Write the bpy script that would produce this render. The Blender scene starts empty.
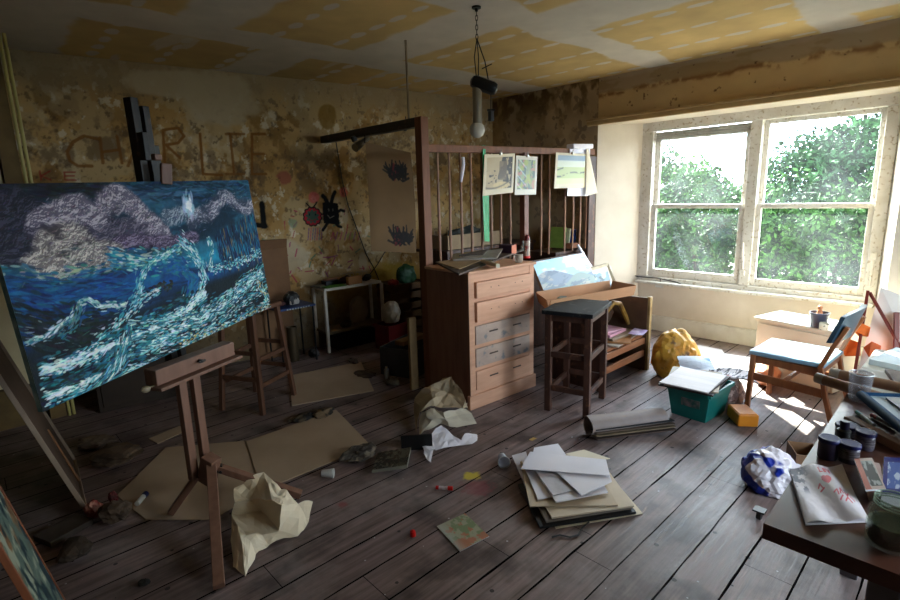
import bpy, bmesh, math, random
import numpy as np
from mathutils import Vector, Matrix, noise
random.seed(7)
rng = np.random.RandomState(5)
PI = math.pi
sc = bpy.context.scene
C = sc.collection

# ------------------------------------------------------------ camera, world, sun, exposure
CAM_H = 1.6; FPX = 518.0
_p = math.radians(11.54); _r = math.radians(-1.65); _a = math.radians(46.73)
_f0 = Vector((math.cos(_a), math.sin(_a), 0)); _r0 = Vector((math.sin(_a), -math.cos(_a), 0)); _u0 = Vector((0, 0, 1))
FW = math.cos(_p)*_f0 - math.sin(_p)*_u0
_u = math.sin(_p)*_f0 + math.cos(_p)*_u0
RT = math.cos(_r)*_r0 + math.sin(_r)*_u
UP = -math.sin(_r)*_r0 + math.cos(_r)*_u
cam_d = bpy.data.cameras.new('camera'); cam = bpy.data.objects.new('camera', cam_d); C.objects.link(cam)
cam_d.sensor_width = 36; cam_d.lens = FPX/900*36; cam_d.clip_start = .02
cam.matrix_world = Matrix(((RT.x, UP.x, -FW.x, 0), (RT.y, UP.y, -FW.y, 0), (RT.z, UP.z, -FW.z, CAM_H), (0, 0, 0, 1)))
sc.camera = cam

world = bpy.data.worlds.new('world'); sc.world = world; world.use_nodes = True
wn = world.node_tree.nodes; wl = world.node_tree.links; wn.clear()
wo = wn.new('ShaderNodeOutputWorld'); wb = wn.new('ShaderNodeBackground')
wtc = wn.new('ShaderNodeTexCoord'); wno = wn.new('ShaderNodeTexNoise'); wno.inputs['Scale'].default_value = 2.2; wno.inputs['Detail'].default_value = 5
wr = wn.new('ShaderNodeValToRGB'); wr.color_ramp.elements[0].position = .42; wr.color_ramp.elements[1].position = .62
wr.color_ramp.elements[0].color = (.68, .79, 1, 1); wr.color_ramp.elements[1].color = (.98, .965, 1, 1)
wl.new(wtc.outputs['Generated'], wno.inputs['Vector']); wl.new(wno.outputs['Fac'], wr.inputs['Fac'])
wl.new(wr.outputs['Color'], wb.inputs['Color']); wl.new(wb.outputs['Background'], wo.inputs['Surface'])
wb.inputs['Strength'].default_value = 9.0

sun_d = bpy.data.lights.new('sun', 'SUN'); sun = bpy.data.objects.new('sun', sun_d); C.objects.link(sun)
sun_d.energy = 26; sun_d.angle = math.radians(.6); sun_d.color = (1, .95, .84)
sun.rotation_euler = Vector((-1, -1.0, -.92)).to_track_quat('-Z', 'Y').to_euler()

# sampling portals in the window openings (they emit nothing of their own)
def portal(name, loc, sx, sz, rz):
    d = bpy.data.lights.new(name, 'AREA'); o = bpy.data.objects.new(name, d); C.objects.link(o)
    d.shape = 'RECTANGLE'; d.size = sx; d.size_y = sz; d.cycles.is_portal = True
    o.location = loc; o.rotation_euler = (PI/2, 0, rz)
portal('window_portal', (5.84, 1.72, 1.42), 2.0, 1.6, PI/2)
portal('added_window_portal', (2.9, -1.8, 1.45), 1.8, 1.5, 0)  # portal for the unseen window added in the right wall

sc.view_settings.view_transform = 'Standard'; sc.view_settings.look = 'None'
sc.view_settings.gamma = 1; sc.view_settings.use_curve_mapping = False
sc.view_settings.exposure = 1.5

# ------------------------------------------------------------ helpers
def ray(x, y): return FW + RT*((x-450)/FPX) + UP*((300-y)/FPX)
CO = Vector((0, 0, CAM_H))
def gz(x, y, h=0.0):
    d = ray(x, y); return CO + d*((h-CAM_H)/d.z)
def gy(x, y, Y):
    d = ray(x, y); return CO + d*(Y/d.y)
def gx(x, y, X):
    d = ray(x, y); return CO + d*(X/d.x)

def lin(c):
    return tuple(((v/12.92) if v <= .04045 else ((v+.055)/1.055)**2.4) for v in c[:3]) + (1,)
def nlin(a): return np.where(a <= .04045, a/12.92, ((np.clip(a, 0, 1)+.055)/1.055)**2.4)

MATS = {}
def mat(name, c1, c2=None, scale=6, rough=.6, bump=0.0, metal=0.0, stretch=(1, 1, 1), detail=5, lo=.35, hi=.65, c3=None, s3=30, spec=.4, bscale=None, sheen=0):
    if name in MATS: return MATS[name]
    m = bpy.data.materials.new(name); m.use_nodes = True
    nt = m.node_tree; n = nt.nodes; l = nt.links; b = n['Principled BSDF']
    b.inputs['Roughness'].default_value = rough; b.inputs['Metallic'].default_value = metal
    b.inputs['Specular IOR Level'].default_value = spec
    if sheen: b.inputs['Sheen Weight'].default_value = sheen
    tc = n.new('ShaderNodeTexCoord'); mp = n.new('ShaderNodeMapping'); mp.inputs['Scale'].default_value = stretch
    l.new(tc.outputs['Object'], mp.inputs['Vector'])
    nz = n.new('ShaderNodeTexNoise'); nz.inputs['Scale'].default_value = scale; nz.inputs['Detail'].default_value = detail; nz.inputs['Roughness'].default_value = .6
    l.new(mp.outputs['Vector'], nz.inputs['Vector'])
    if c2 is None: c2 = tuple(v*.82 for v in c1)
    rp = n.new('ShaderNodeValToRGB'); rp.color_ramp.elements[0].position = lo; rp.color_ramp.elements[1].position = hi
    rp.color_ramp.elements[0].color = lin(c1); rp.color_ramp.elements[1].color = lin(c2)
    l.new(nz.outputs['Fac'], rp.inputs['Fac']); col = rp.outputs['Color']
    if c3 is not None:
        n3 = n.new('ShaderNodeTexNoise'); n3.inputs['Scale'].default_value = s3; n3.inputs['Detail'].default_value = 4
        l.new(tc.outputs['Object'], n3.inputs['Vector'])
        r3 = n.new('ShaderNodeValToRGB'); r3.color_ramp.elements[0].position = .58; r3.color_ramp.elements[1].position = .68
        r3.color_ramp.elements[0].color = (0, 0, 0, 1); r3.color_ramp.elements[1].color = (1, 1, 1, 1)
        l.new(n3.outputs['Fac'], r3.inputs['Fac'])
        mx = n.new('ShaderNodeMixRGB'); mx.inputs['Color2'].default_value = lin(c3)
        l.new(r3.outputs['Color'], mx.inputs['Fac']); l.new(col, mx.inputs['Color1']); col = mx.outputs['Color']
    l.new(col, b.inputs['Base Color'])
    if bump:
        bp = n.new('ShaderNodeBump'); bp.inputs['Strength'].default_value = bump; bp.inputs['Distance'].default_value = .01
        if bscale:
            n4 = n.new('ShaderNodeTexNoise'); n4.inputs['Scale'].default_value = bscale; l.new(tc.outputs['Object'], n4.inputs['Vector']); l.new(n4.outputs['Fac'], bp.inputs['Height'])
        else: l.new(nz.outputs['Fac'], bp.inputs['Height'])
        l.new(bp.outputs['Normal'], b.inputs['Normal'])
    MATS[name] = m; return m

def wood(name, c1, c2, rough=.55, s=4, c3=None, axis='z', bump=.15):
    st = {'x': (.12, 1, 1), 'y': (1, .12, 1), 'z': (1, 1, .12)}[axis]
    return mat(name, c1, c2, scale=s*6, rough=rough, bump=bump, stretch=st, lo=.3, hi=.7, c3=c3, s3=14)

def colmat(name, rough=.7, bump=.0, spec=.3):
    if name in MATS: return MATS[name]
    m = bpy.data.materials.new(name); m.use_nodes = True; n = m.node_tree.nodes; l = m.node_tree.links; b = n['Principled BSDF']
    b.inputs['Roughness'].default_value = rough; b.inputs['Specular IOR Level'].default_value = spec
    a = n.new('ShaderNodeAttribute'); a.attribute_name = 'Col'; l.new(a.outputs['Color'], b.inputs['Base Color'])
    if bump:
        nz = n.new('ShaderNodeTexNoise'); nz.inputs['Scale'].default_value = 60; tc = n.new('ShaderNodeTexCoord'); l.new(tc.outputs['Object'], nz.inputs['Vector'])
        ad = n.new('ShaderNodeMath'); ad.operation = 'ADD'; l.new(a.outputs['Fac'], ad.inputs[0]); l.new(nz.outputs['Fac'], ad.inputs[1])
        bp = n.new('ShaderNodeBump'); bp.inputs['Strength'].default_value = bump; bp.inputs['Distance'].default_value = .01
        l.new(ad.outputs[0], bp.inputs['Height']); l.new(bp.outputs['Normal'], b.inputs['Normal'])
    MATS[name] = m; return m

def glassmat(name, color=(1, 1, 1), alpha=.25, rough=.05, dirt=0):
    """thin clear material: transparent mixed with gloss and a little dusty scatter"""
    if name in MATS: return MATS[name]
    m = bpy.data.materials.new(name); m.use_nodes = True; n = m.node_tree.nodes; l = m.node_tree.links; n.clear()
    out = n.new('ShaderNodeOutputMaterial'); tr = n.new('ShaderNodeBsdfTransparent'); tr.inputs['Color'].default_value = lin(color)
    gl = n.new('ShaderNodeBsdfGlossy'); gl.inputs['Roughness'].default_value = rough
    mx = n.new('ShaderNodeMixShader'); mx.inputs['Fac'].default_value = .05 if dirt else .10; l.new(tr.outputs[0], mx.inputs[1]); l.new(gl.outputs[0], mx.inputs[2])
    df = n.new('ShaderNodeBsdfTranslucent') if dirt else n.new('ShaderNodeBsdfDiffuse'); df.inputs['Color'].default_value = lin((.92, .95, .97) if dirt else color)
    m2 = n.new('ShaderNodeMixShader'); l.new(mx.outputs[0], m2.inputs[1]); l.new(df.outputs[0], m2.inputs[2])
    if dirt:
        tc = n.new('ShaderNodeTexCoord'); nz = n.new('ShaderNodeTexNoise'); nz.inputs['Scale'].default_value = 2.2; nz.inputs['Detail'].default_value = 7
        l.new(tc.outputs['Object'], nz.inputs['Vector'])
        mr = n.new('ShaderNodeMapRange'); mr.inputs['From Min'].default_value = .4; mr.inputs['From Max'].default_value = .72
        mr.inputs['To Min'].default_value = dirt*.2; mr.inputs['To Max'].default_value = dirt
        l.new(nz.outputs['Fac'], mr.inputs['Value']); l.new(mr.outputs[0], m2.inputs['Fac'])
    else: m2.inputs['Fac'].default_value = alpha
    l.new(m2.outputs[0], out.inputs['Surface']); MATS[name] = m; return m

# --- mesh builders
def BM(): return bmesh.new()
def box(bm, c, s, rot=None, bev=0):
    r = bmesh.ops.create_cube(bm, size=1)
    vs = r['verts']
    bmesh.ops.scale(bm, vec=s, verts=vs)
    if bev:
        es = list({e for v in vs for e in v.link_edges})
        rr = bmesh.ops.bevel(bm, geom=es, offset=bev, segments=2, affect='EDGES', profile=.5)
        vs = rr['verts'] if rr['verts'] else vs
        vs = list({v for f in rr['faces'] for v in f.verts} | {v for v in vs if v.is_valid})
        # include all linked
        seen = set(vs); st = list(vs)
        while st:
            v = st.pop()
            for e in v.link_edges:
                o = e.other_vert(v)
                if o not in seen: seen.add(o); st.append(o)
        vs = list(seen)
    if rot is not None: bmesh.ops.rotate(bm, cent=(0, 0, 0), matrix=rot, verts=vs)
    bmesh.ops.translate(bm, vec=c, verts=vs)
    return vs
def bar(bm, a, b, w, h, up=(0, 0, 1), bev=0):
    a = Vector(a); b = Vector(b); d = b-a; L = d.length; x = d.normalized(); up = Vector(up)
    if abs(x.dot(up)) > .98: up = Vector((1, 0, 0)) if abs(x.x) < .9 else Vector((0, 1, 0))
    y = up.cross(x).normalized(); z = x.cross(y)
    R = Matrix((x, y, z)).transposed()
    box(bm, (a+b)/2, (L, w, h), R, bev)
def tube(bm, pts, r, seg=10, cap=True, closed=False):
    pts = [Vector(p) for p in pts]; n = len(pts); rings = []
    rr = r if isinstance(r, (list, tuple)) else [r]*n
    pv = None
    for i, p in enumerate(pts):
        if closed: t = pts[(i+1) % n]-pts[i-1]
        else: t = pts[min(i+1, n-1)]-pts[max(i-1, 0)]
        t.normalize()
        if pv is None:
            a = Vector((0, 0, 1)) if abs(t.z) < .9 else Vector((1, 0, 0)); pv = t.cross(a).normalized()
        else:
            pv = (pv - t*pv.dot(t))
            pv = pv.normalized() if pv.length > 1e-6 else t.orthogonal().normalized()
        q = t.cross(pv)
        rings.append([bm.verts.new(p+(pv*math.cos(2*PI*k/seg)+q*math.sin(2*PI*k/seg))*rr[i]) for k in range(seg)])
    m = n if closed else n-1
    for i in range(m):
        A = rings[i]; B = rings[(i+1) % n]
        for k in range(seg): bm.faces.new((A[k], A[(k+1) % seg], B[(k+1) % seg], B[k]))
    if cap and not closed: bm.faces.new(rings[0][::-1]); bm.faces.new(rings[-1])
def lathe(bm, prof, seg=28, c=(0, 0, 0), cap=True, R=None):
    rings = []
    for r, z in prof:
        ring = []
        for k in range(seg):
            v = Vector((r*math.cos(2*PI*k/seg), r*math.sin(2*PI*k/seg), z))
            if R is not None: v = R @ v
            ring.append(bm.verts.new(v+Vector(c)))
        rings.append(ring)
    for A, B in zip(rings, rings[1:]):
        for k in range(seg): bm.faces.new((A[k], A[(k+1) % seg], B[(k+1) % seg], B[k]))
    if cap:
        if prof[0][0] > 1e-4: bm.faces.new(rings[0][::-1])
        if prof[-1][0] > 1e-4: bm.faces.new(rings[-1])
def prism(bm, pts, z0, z1):
    a = [bm.verts.new((p[0], p[1], z0)) for p in pts]; b = [bm.verts.new((p[0], p[1], z1)) for p in pts]
    n = len(pts)
    bm.faces.new(a[::-1]); bm.faces.new(b)
    for i in range(n): bm.faces.new((a[i], a[(i+1) % n], b[(i+1) % n], b[i]))
def slab(bm, P, n, th):
    """quad P (4 corners) thickened by th along n"""
    n = Vector(n).normalized()*th
    a = [bm.verts.new(Vector(p)) for p in P]; b = [bm.verts.new(Vector(p)+n) for p in P]; k = len(P)
    bm.faces.new(a[::-1]); bm.faces.new(b)
    for i in range(k): bm.faces.new((a[i], a[(i+1) % k], b[(i+1) % k], b[i]))

def link(name, bm, m, parent=None, smooth=False, mw=None):
    bmesh.ops.recalc_face_normals(bm, faces=bm.faces)
    me = bpy.data.meshes.new(name); bm.to_mesh(me); bm.free()
    o = bpy.data.objects.new(name, me); C.objects.link(o)
    if isinstance(m, (list, tuple)):
        for k in m: me.materials.append(k)
    else: me.materials.append(m)
    if smooth:
        for p in me.polygons: p.use_smooth = True
        try: me.set_sharp_from_angle(angle=math.radians(40))
        except Exception: pass
    if parent is not None:
        o.parent = parent
    return o
def local(bm, par):
    """bm is in world space: move into the parent's frame"""
    w = par.matrix_basis if par.parent is None else par.parent.matrix_basis @ par.matrix_basis
    bmesh.ops.transform(bm, matrix=w.inverted(), verts=bm.verts); return bm
def tag(o, label, cat, group=None, kind=None):
    if label: o['label'] = label
    if cat: o['category'] = cat
    if group: o['group'] = group
    if kind: o['kind'] = kind
    return o
def thing(name, label, cat, loc=(0, 0, 0), rz=0, group=None, rot=None):
    o = bpy.data.objects.new(name, None); C.objects.link(o); o.empty_display_size = .1
    o.location = loc
    if rot is not None: o.rotation_euler = rot.to_euler()
    else: o.rotation_euler = (0, 0, rz)
    o.matrix_basis = Matrix.LocRotScale(Vector(loc), o.rotation_euler, None)
    return tag(o, label, cat, group)
def solo(name, bm, m, label, cat, loc=None, rz=0, smooth=False, group=None, rot=None, kind=None):
    """a thing that is one mesh; bm local when loc is given, else world (origin moved to its base)"""
    if loc is None:
        vs = [v.co for v in bm.verts]; lo = Vector((sum(v.x for v in vs)/len(vs), sum(v.y for v in vs)/len(vs), min(v.z for v in vs)))
        bmesh.ops.translate(bm, vec=-lo, verts=bm.verts); loc = lo
    o = link(name, bm, m, None, smooth); o.location = loc
    if rot is not None: o.rotation_euler = rot.to_euler()
    else: o.rotation_euler = (0, 0, rz)
    return tag(o, label, cat, group, kind)
def struct(name, bm, m, smooth=False):
    o = link(name, bm, m, None, smooth); o['kind'] = 'structure'; return o
def sub(o, name, child_bm, m, smooth=False): return link(name, child_bm, m, o, smooth)
def copy_tree(o, parent=None):
    c = o.copy(); C.objects.link(c)
    if parent is not None: c.parent = parent
    for ch in list(o.children): copy_tree(ch, c)
    return c

# --- numpy noise
_lat = rng.rand(256, 256)
def vn(x, y, seed=0):
    x = np.asarray(x, float)+seed*17.3+1000; y = np.asarray(y, float)+seed*9.7+1000
    xi = np.floor(x).astype(int); yi = np.floor(y).astype(int); fx = x-xi; fy = y-yi
    fx = fx*fx*(3-2*fx); fy = fy*fy*(3-2*fy)
    g = lambda a, b: _lat[a % 256, b % 256]
    return (g(xi, yi)*(1-fx)+g(xi+1, yi)*fx)*(1-fy)+(g(xi, yi+1)*(1-fx)+g(xi+1, yi+1)*fx)*fy
def fbm(x, y, oct=5, seed=0, g=.5):
    s = 0; a = 1; t = 0
    for i in range(oct):
        s = s+a*vn(x*2**i, y*2**i, seed+i*3); t += a; a *= g
    return s/t
def ss(a, b, x):
    t = np.clip((x-a)/(b-a), 0, 1); return t*t*(3-2*t)
def mixc(c, d, t):
    d = np.array(d, float)
    if d.ndim == 1: d = d[None, None, :]
    return c*(1-t[..., None])+d*t[..., None]
def const(u, c): return np.ones(u.shape+(3,))*np.array(c)[None, None, :]
def seg_d(u, v, pts):
    d = np.full(u.shape, 9.)
    for (x0, y0), (x1, y1) in zip(pts, pts[1:]):
        dx, dy = x1-x0, y1-y0; t = np.clip(((u-x0)*dx+(v-y0)*dy)/(dx*dx+dy*dy+1e-9), 0, 1)
        d = np.minimum(d, np.hypot(u-x0-t*dx, v-y0-t*dy))
    return d
def painted(name, P0, U, V, nu, nv, fn, m, parent=None, relief=None):
    """grid over P0 + u*U + v*V; fn(u, v) gives sRGB colours that stay in the surface"""
    u, v = np.meshgrid(np.linspace(0, 1, nu), np.linspace(0, 1, nv))
    col = nlin(np.clip(fn(u, v), 0, 1))
    P = np.array(P0)[None, None]+u[..., None]*np.array(U)[None, None]+v[..., None]*np.array(V)[None, None]
    if relief is not None:
        nn = np.cross(np.array(U), np.array(V)); nn = nn/np.linalg.norm(nn); P = P+relief(u, v)[..., None]*nn
    idx = np.arange(nu*nv).reshape(nv, nu)
    q = np.stack([idx[:-1, :-1], idx[:-1, 1:], idx[1:, 1:], idx[1:, :-1]], -1).reshape(-1, 4)
    me = bpy.data.meshes.new(name); me.vertices.add(nu*nv); me.vertices.foreach_set('co', P.reshape(-1))
    me.loops.add(q.size); me.loops.foreach_set('vertex_index', q.reshape(-1).astype(np.int32))
    me.polygons.add(len(q)); me.polygons.foreach_set('loop_start', np.arange(0, q.size, 4, dtype=np.int32)); me.polygons.foreach_set('loop_total', np.full(len(q), 4, dtype=np.int32))
    at = me.color_attributes.new('Col', 'FLOAT_COLOR', 'POINT')
    at.data.foreach_set('color', np.concatenate([col.reshape(-1, 3), np.ones((nu*nv, 1))], 1).reshape(-1).astype(np.float32))
    me.update(); me.validate()
    me.materials.append(m)
    o = bpy.data.objects.new(name, me); C.objects.link(o)
    if parent is not None: o.parent = parent
    return o

# ------------------------------------------------------------ setting: floor, walls, ceiling
FY0, FYS = 5.39, -.135              # far wall: Y = FY0 + FYS*X
def fary(X): return FY0+FYS*X
def farpx(x, y):
    d = ray(x, y); n = Vector((-FYS, 1, 0)); t = (FY0)/(d.dot(n)); p = CO+d*t
    return (p.x, p.z)
XW = 5.25; XG = 5.69; CZ = 2.77; XL = -.42; YR = -1.7

# floor boards
m = bpy.data.materials.new('floor_boards'); m.use_nodes = True; n = m.node_tree.nodes; l = m.node_tree.links; b = n['Principled BSDF']
tc = n.new('ShaderNodeTexCoord'); sx = n.new('ShaderNodeSeparateXYZ'); l.new(tc.outputs['Object'], sx.inputs[0])
def mth(op, a, bb=None, c=None):
    k = n.new('ShaderNodeMath'); k.operation = op
    for i, v in enumerate((a, bb, c)):
        if v is None: continue
        if isinstance(v, (int, float)): k.inputs[i].default_value = v
        else: l.new(v, k.inputs[i])
    return k.outputs[0]
wob = n.new('ShaderNodeTexNoise'); wob.inputs['Scale'].default_value = 3; l.new(tc.outputs['Object'], wob.inputs['Vector'])
yy = mth('ADD', sx.outputs['Y'], mth('MULTIPLY', mth('SUBTRACT', wob.outputs['Fac'], .5), .012))
by = mth('DIVIDE', mth('SUBTRACT', yy, .018), .187)          # seams at Y = .018 + k * .187
bi = mth('FLOOR', by); bf = mth('FRACT', by)
wnx = n.new('ShaderNodeTexWhiteNoise'); wnx.noise_dimensions = '1D'; l.new(bi, wnx.inputs['W'])
edge = mth('MINIMUM', bf, mth('SUBTRACT', 1, bf))
gapn = n.new('ShaderNodeTexNoise'); gapn.inputs['Scale'].default_value = 5; l.new(tc.outputs['Object'], gapn.inputs['Vector'])
gw = mth('MULTIPLY', mth('ADD', mth('MULTIPLY', gapn.outputs['Fac'], .036), .002), mth('ADD', mth('MULTIPLY', wnx.outputs['Value'], .9), .6))
gap = mth('LESS_THAN', edge, gw)
# butt joints
bx = mth('FRACT', mth('DIVIDE', mth('ADD', sx.outputs['X'], mth('MULTIPLY', wnx.outputs['Value'], 7.3)), 2.9))
butt = mth('LESS_THAN', bx, .0011)
gapall = mth('MAXIMUM', gap, butt)
cmb = n.new('ShaderNodeCombineXYZ'); l.new(mth('ADD', mth('MULTIPLY', sx.outputs['X'], .09), mth('MULTIPLY', wnx.outputs['Value'], 31)), cmb.inputs[0]); l.new(mth('MULTIPLY', sx.outputs['Y'], 1.5), cmb.inputs[1])
gr = n.new('ShaderNodeTexNoise'); gr.inputs['Scale'].default_value = 26; gr.inputs['Detail'].default_value = 6; gr.inputs['Roughness'].default_value = .62; l.new(cmb.outputs[0], gr.inputs['Vector'])
rp = n.new('ShaderNodeValToRGB'); l.new(gr.outputs['Fac'], rp.inputs['Fac'])
rp.color_ramp.elements[0].position = .28; rp.color_ramp.elements[0].color = lin((.30, .24, .215)); rp.color_ramp.elements[1].position = .72; rp.color_ramp.elements[1].color = lin((.57, .485, .475))
hs = n.new('ShaderNodeHueSaturation'); l.new(rp.outputs[0], hs.inputs['Color']); l.new(mth('ADD', mth('MULTIPLY', wnx.outputs['Value'], .35), .82), hs.inputs['Value'])
# wear: pale scuffs, dark stains, paint specks
wr1 = n.new('ShaderNodeTexNoise'); wr1.inputs['Scale'].default_value = 2.1; wr1.inputs['Detail'].default_value = 8; wr1.inputs['Roughness'].default_value = .7; l.new(tc.outputs['Object'], wr1.inputs['Vector'])
def ramp(src, a, bb):
    k = n.new('ShaderNodeMapRange'); k.inputs['From Min'].default_value = a; k.inputs['From Max'].default_value = bb; l.new(src, k.inputs['Value']); return k.outputs[0]
def mixn(f, a, c):
    k = n.new('ShaderNodeMixRGB'); l.new(f, k.inputs['Fac']); l.new(a, k.inputs['Color1']); k.inputs['Color2'].default_value = lin(c); return k.outputs[0]
colr = mixn(mth('MULTIPLY', ramp(wr1.outputs['Fac'], .48, .70), .65), hs.outputs[0], (.60, .56, .555))
wr2 = n.new('ShaderNodeTexNoise'); wr2.inputs['Scale'].default_value = 3.7; wr2.inputs['Detail'].default_value = 7; l.new(tc.outputs['Object'], wr2.inputs['Vector'])
colr = mixn(mth('MULTIPLY', ramp(wr2.outputs['Fac'], .52, .68), .7), colr, (.15, .125, .12))
vo = n.new('ShaderNodeTexVoronoi'); vo.inputs['Scale'].default_value = 17; l.new(tc.outputs['Object'], vo.inputs['Vector'])
vsel = n.new('ShaderNodeSeparateColor'); l.new(vo.outputs['Color'], vsel.inputs[0])
speck = mth('MULTIPLY', mth('LESS_THAN', mth('ADD', vo.outputs['Distance'], mth('MULTIPLY', gr.outputs['Fac'], .25)), .19), mth('GREATER_THAN', vsel.outputs[0], .7))
colr = mixn(mth('MULTIPLY', speck, .75), colr, (.80, .79, .80))
vo2 = n.new('ShaderNodeTexVoronoi'); vo2.inputs['Scale'].default_value = 12; vo2.inputs['Randomness'].default_value = 1; l.new(tc.outputs['Object'], vo2.inputs['Vector'])
vs2 = n.new('ShaderNodeSeparateColor'); l.new(vo2.outputs['Color'], vs2.inputs[0])
speck2 = mth('MULTIPLY', mth('LESS_THAN', vo2.outputs['Distance'], .13), mth('GREATER_THAN', vs2.outputs[1], .7))
colr = mixn(mth('MULTIPLY', speck2, .85), colr, (.10, .09, .09))
# spilled yellow and pink pigment in front of the drawers
def blotch(px, py, r, c, colr, s):
    q = gz(px, py); k = n.new('ShaderNodeVectorMath'); k.operation = 'DISTANCE'; l.new(tc.outputs['Object'], k.inputs[0]); k.inputs[1].default_value = q
    nn_ = n.new('ShaderNodeTexNoise'); nn_.inputs['Scale'].default_value = 22; nn_.inputs['Detail'].default_value = 5; l.new(tc.outputs['Object'], nn_.inputs['Vector'])
    d = mth('ADD', k.outputs['Value'], mth('MULTIPLY', mth('SUBTRACT', nn_.outputs['Fac'], .5), r*1.8))
    return mixn(mth('MULTIPLY', mth('SUBTRACT', 1, ramp(d, r*.55, r)), s), colr, c)
colr = blotch(472, 476, .06, (.80, .72, .22), colr, .85)
colr = blotch(478, 488, .10, (.55, .20, .26), colr, .45)
colr = blotch(343, 505, .035, (.55, .20, .22), colr, .6)
colr = mixn(gapall, colr, (.035, .03, .03))
l.new(colr, b.inputs['Base Color'])
l.new(mth('MAXIMUM', mth('ADD', mth('MULTIPLY', gr.outputs['Fac'], .4), .30), gapall), b.inputs['Roughness']); l.new(mth('MULTIPLY', mth('SUBTRACT', 1, gapall), .42), b.inputs['Specular IOR Level'])
bp = n.new('ShaderNodeBump'); bp.inputs['Strength'].default_value = .5; bp.inputs['Distance'].default_value = .008
l.new(mth('SUBTRACT', mth('MULTIPLY', gr.outputs['Fac'], .6), mth('MULTIPLY', gapall, 1.5)), bp.inputs['Height']); l.new(bp.outputs[0], b.inputs['Normal'])
bm = BM(); prism(bm, [(XL-.1, YR-.1), (XG+.16, YR-.1), (XG+.16, fary(XG)+.2), (XL-.1, fary(XL)+.2)], -.08, 0)
struct('floor', bm, m)

# ceiling: unpainted plasterboard, taped and spotted with filler
def ceil_fn(u, v):
    X = XL-.1+u*(XG+.26-XL); Y = YR-.1+v*(7.3)
    wx = X+.05*(fbm(X*5, Y*5, 4, 1)-.5)*2; wy = Y+.05*(fbm(X*5, Y*5, 4, 2)-.5)*2
    c = const(u, (.79, .665, .44))
    c *= (.88+.24*fbm(X*1.5, Y*1.5, 4, 3))[..., None]
    w = np.zeros_like(u)
    for yc, hw in ((4.02, .20), (2.46, .15), (1.02, .13), (-.4, .15)):
        w = np.maximum(w, 1-ss(hw-.02, hw+.02, np.abs(wy-yc)+.06*(fbm(X*2, Y, 3, 9)-.5)*2))
    for xc, hw, ya, yb in ((2.86, .27, 2.4, 4.0), (4.62, .22, .2, 1.06), (1.45, .2, 2.4, 4.1), (3.36, .3, .3, 2.4), (.5, .3, 4.1, 5.4), (2.2, .22, 4.1, 5.4)):
        w = np.maximum(w, (1-ss(hw-.03, hw+.03, np.abs(wx-xc)))*(wy > ya)*(wy < yb))
    # filler strokes over the screw rows
    row = (X-.09)/.46; ri = np.round(row); rd = np.abs(row-ri)*.46+.012*(fbm(X*12, Y*12, 3, 4)-.5)*2
    yk = Y/.235+ri*.37; yi = np.floor(yk); yf = np.abs(yk-yi-.5)*.235
    amp = .028+.018*vn(ri*3.1, yi*1.7, 6); ln = .072+.035*vn(ri*2.3+9, yi*1.3, 7)
    e = np.hypot(rd/amp, (yf+.02*(fbm(X*9, Y*9, 3, 8)-.5))/ln)
    w = np.maximum(w, (1-ss(.85, 1.08, e))*.92)
    # smeared filler streaks near the far corner
    w = np.maximum(w, .7*ss(.62, .70, fbm(X*9, Y*1.3, 4, 12))*(Y > 4.1))
    return mixc(c, (.80, .755, .70), w)*(1-.10*fbm(X*7, Y*7, 5, 15))[..., None]
o = painted('ceiling', (XL-.1, YR-.1, CZ), (XG+.26-XL, 0, 0), (0, 7.3, 0), 620, 740, ceil_fn, colmat('ceiling_board', .85)); o['kind'] = 'structure'

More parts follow.
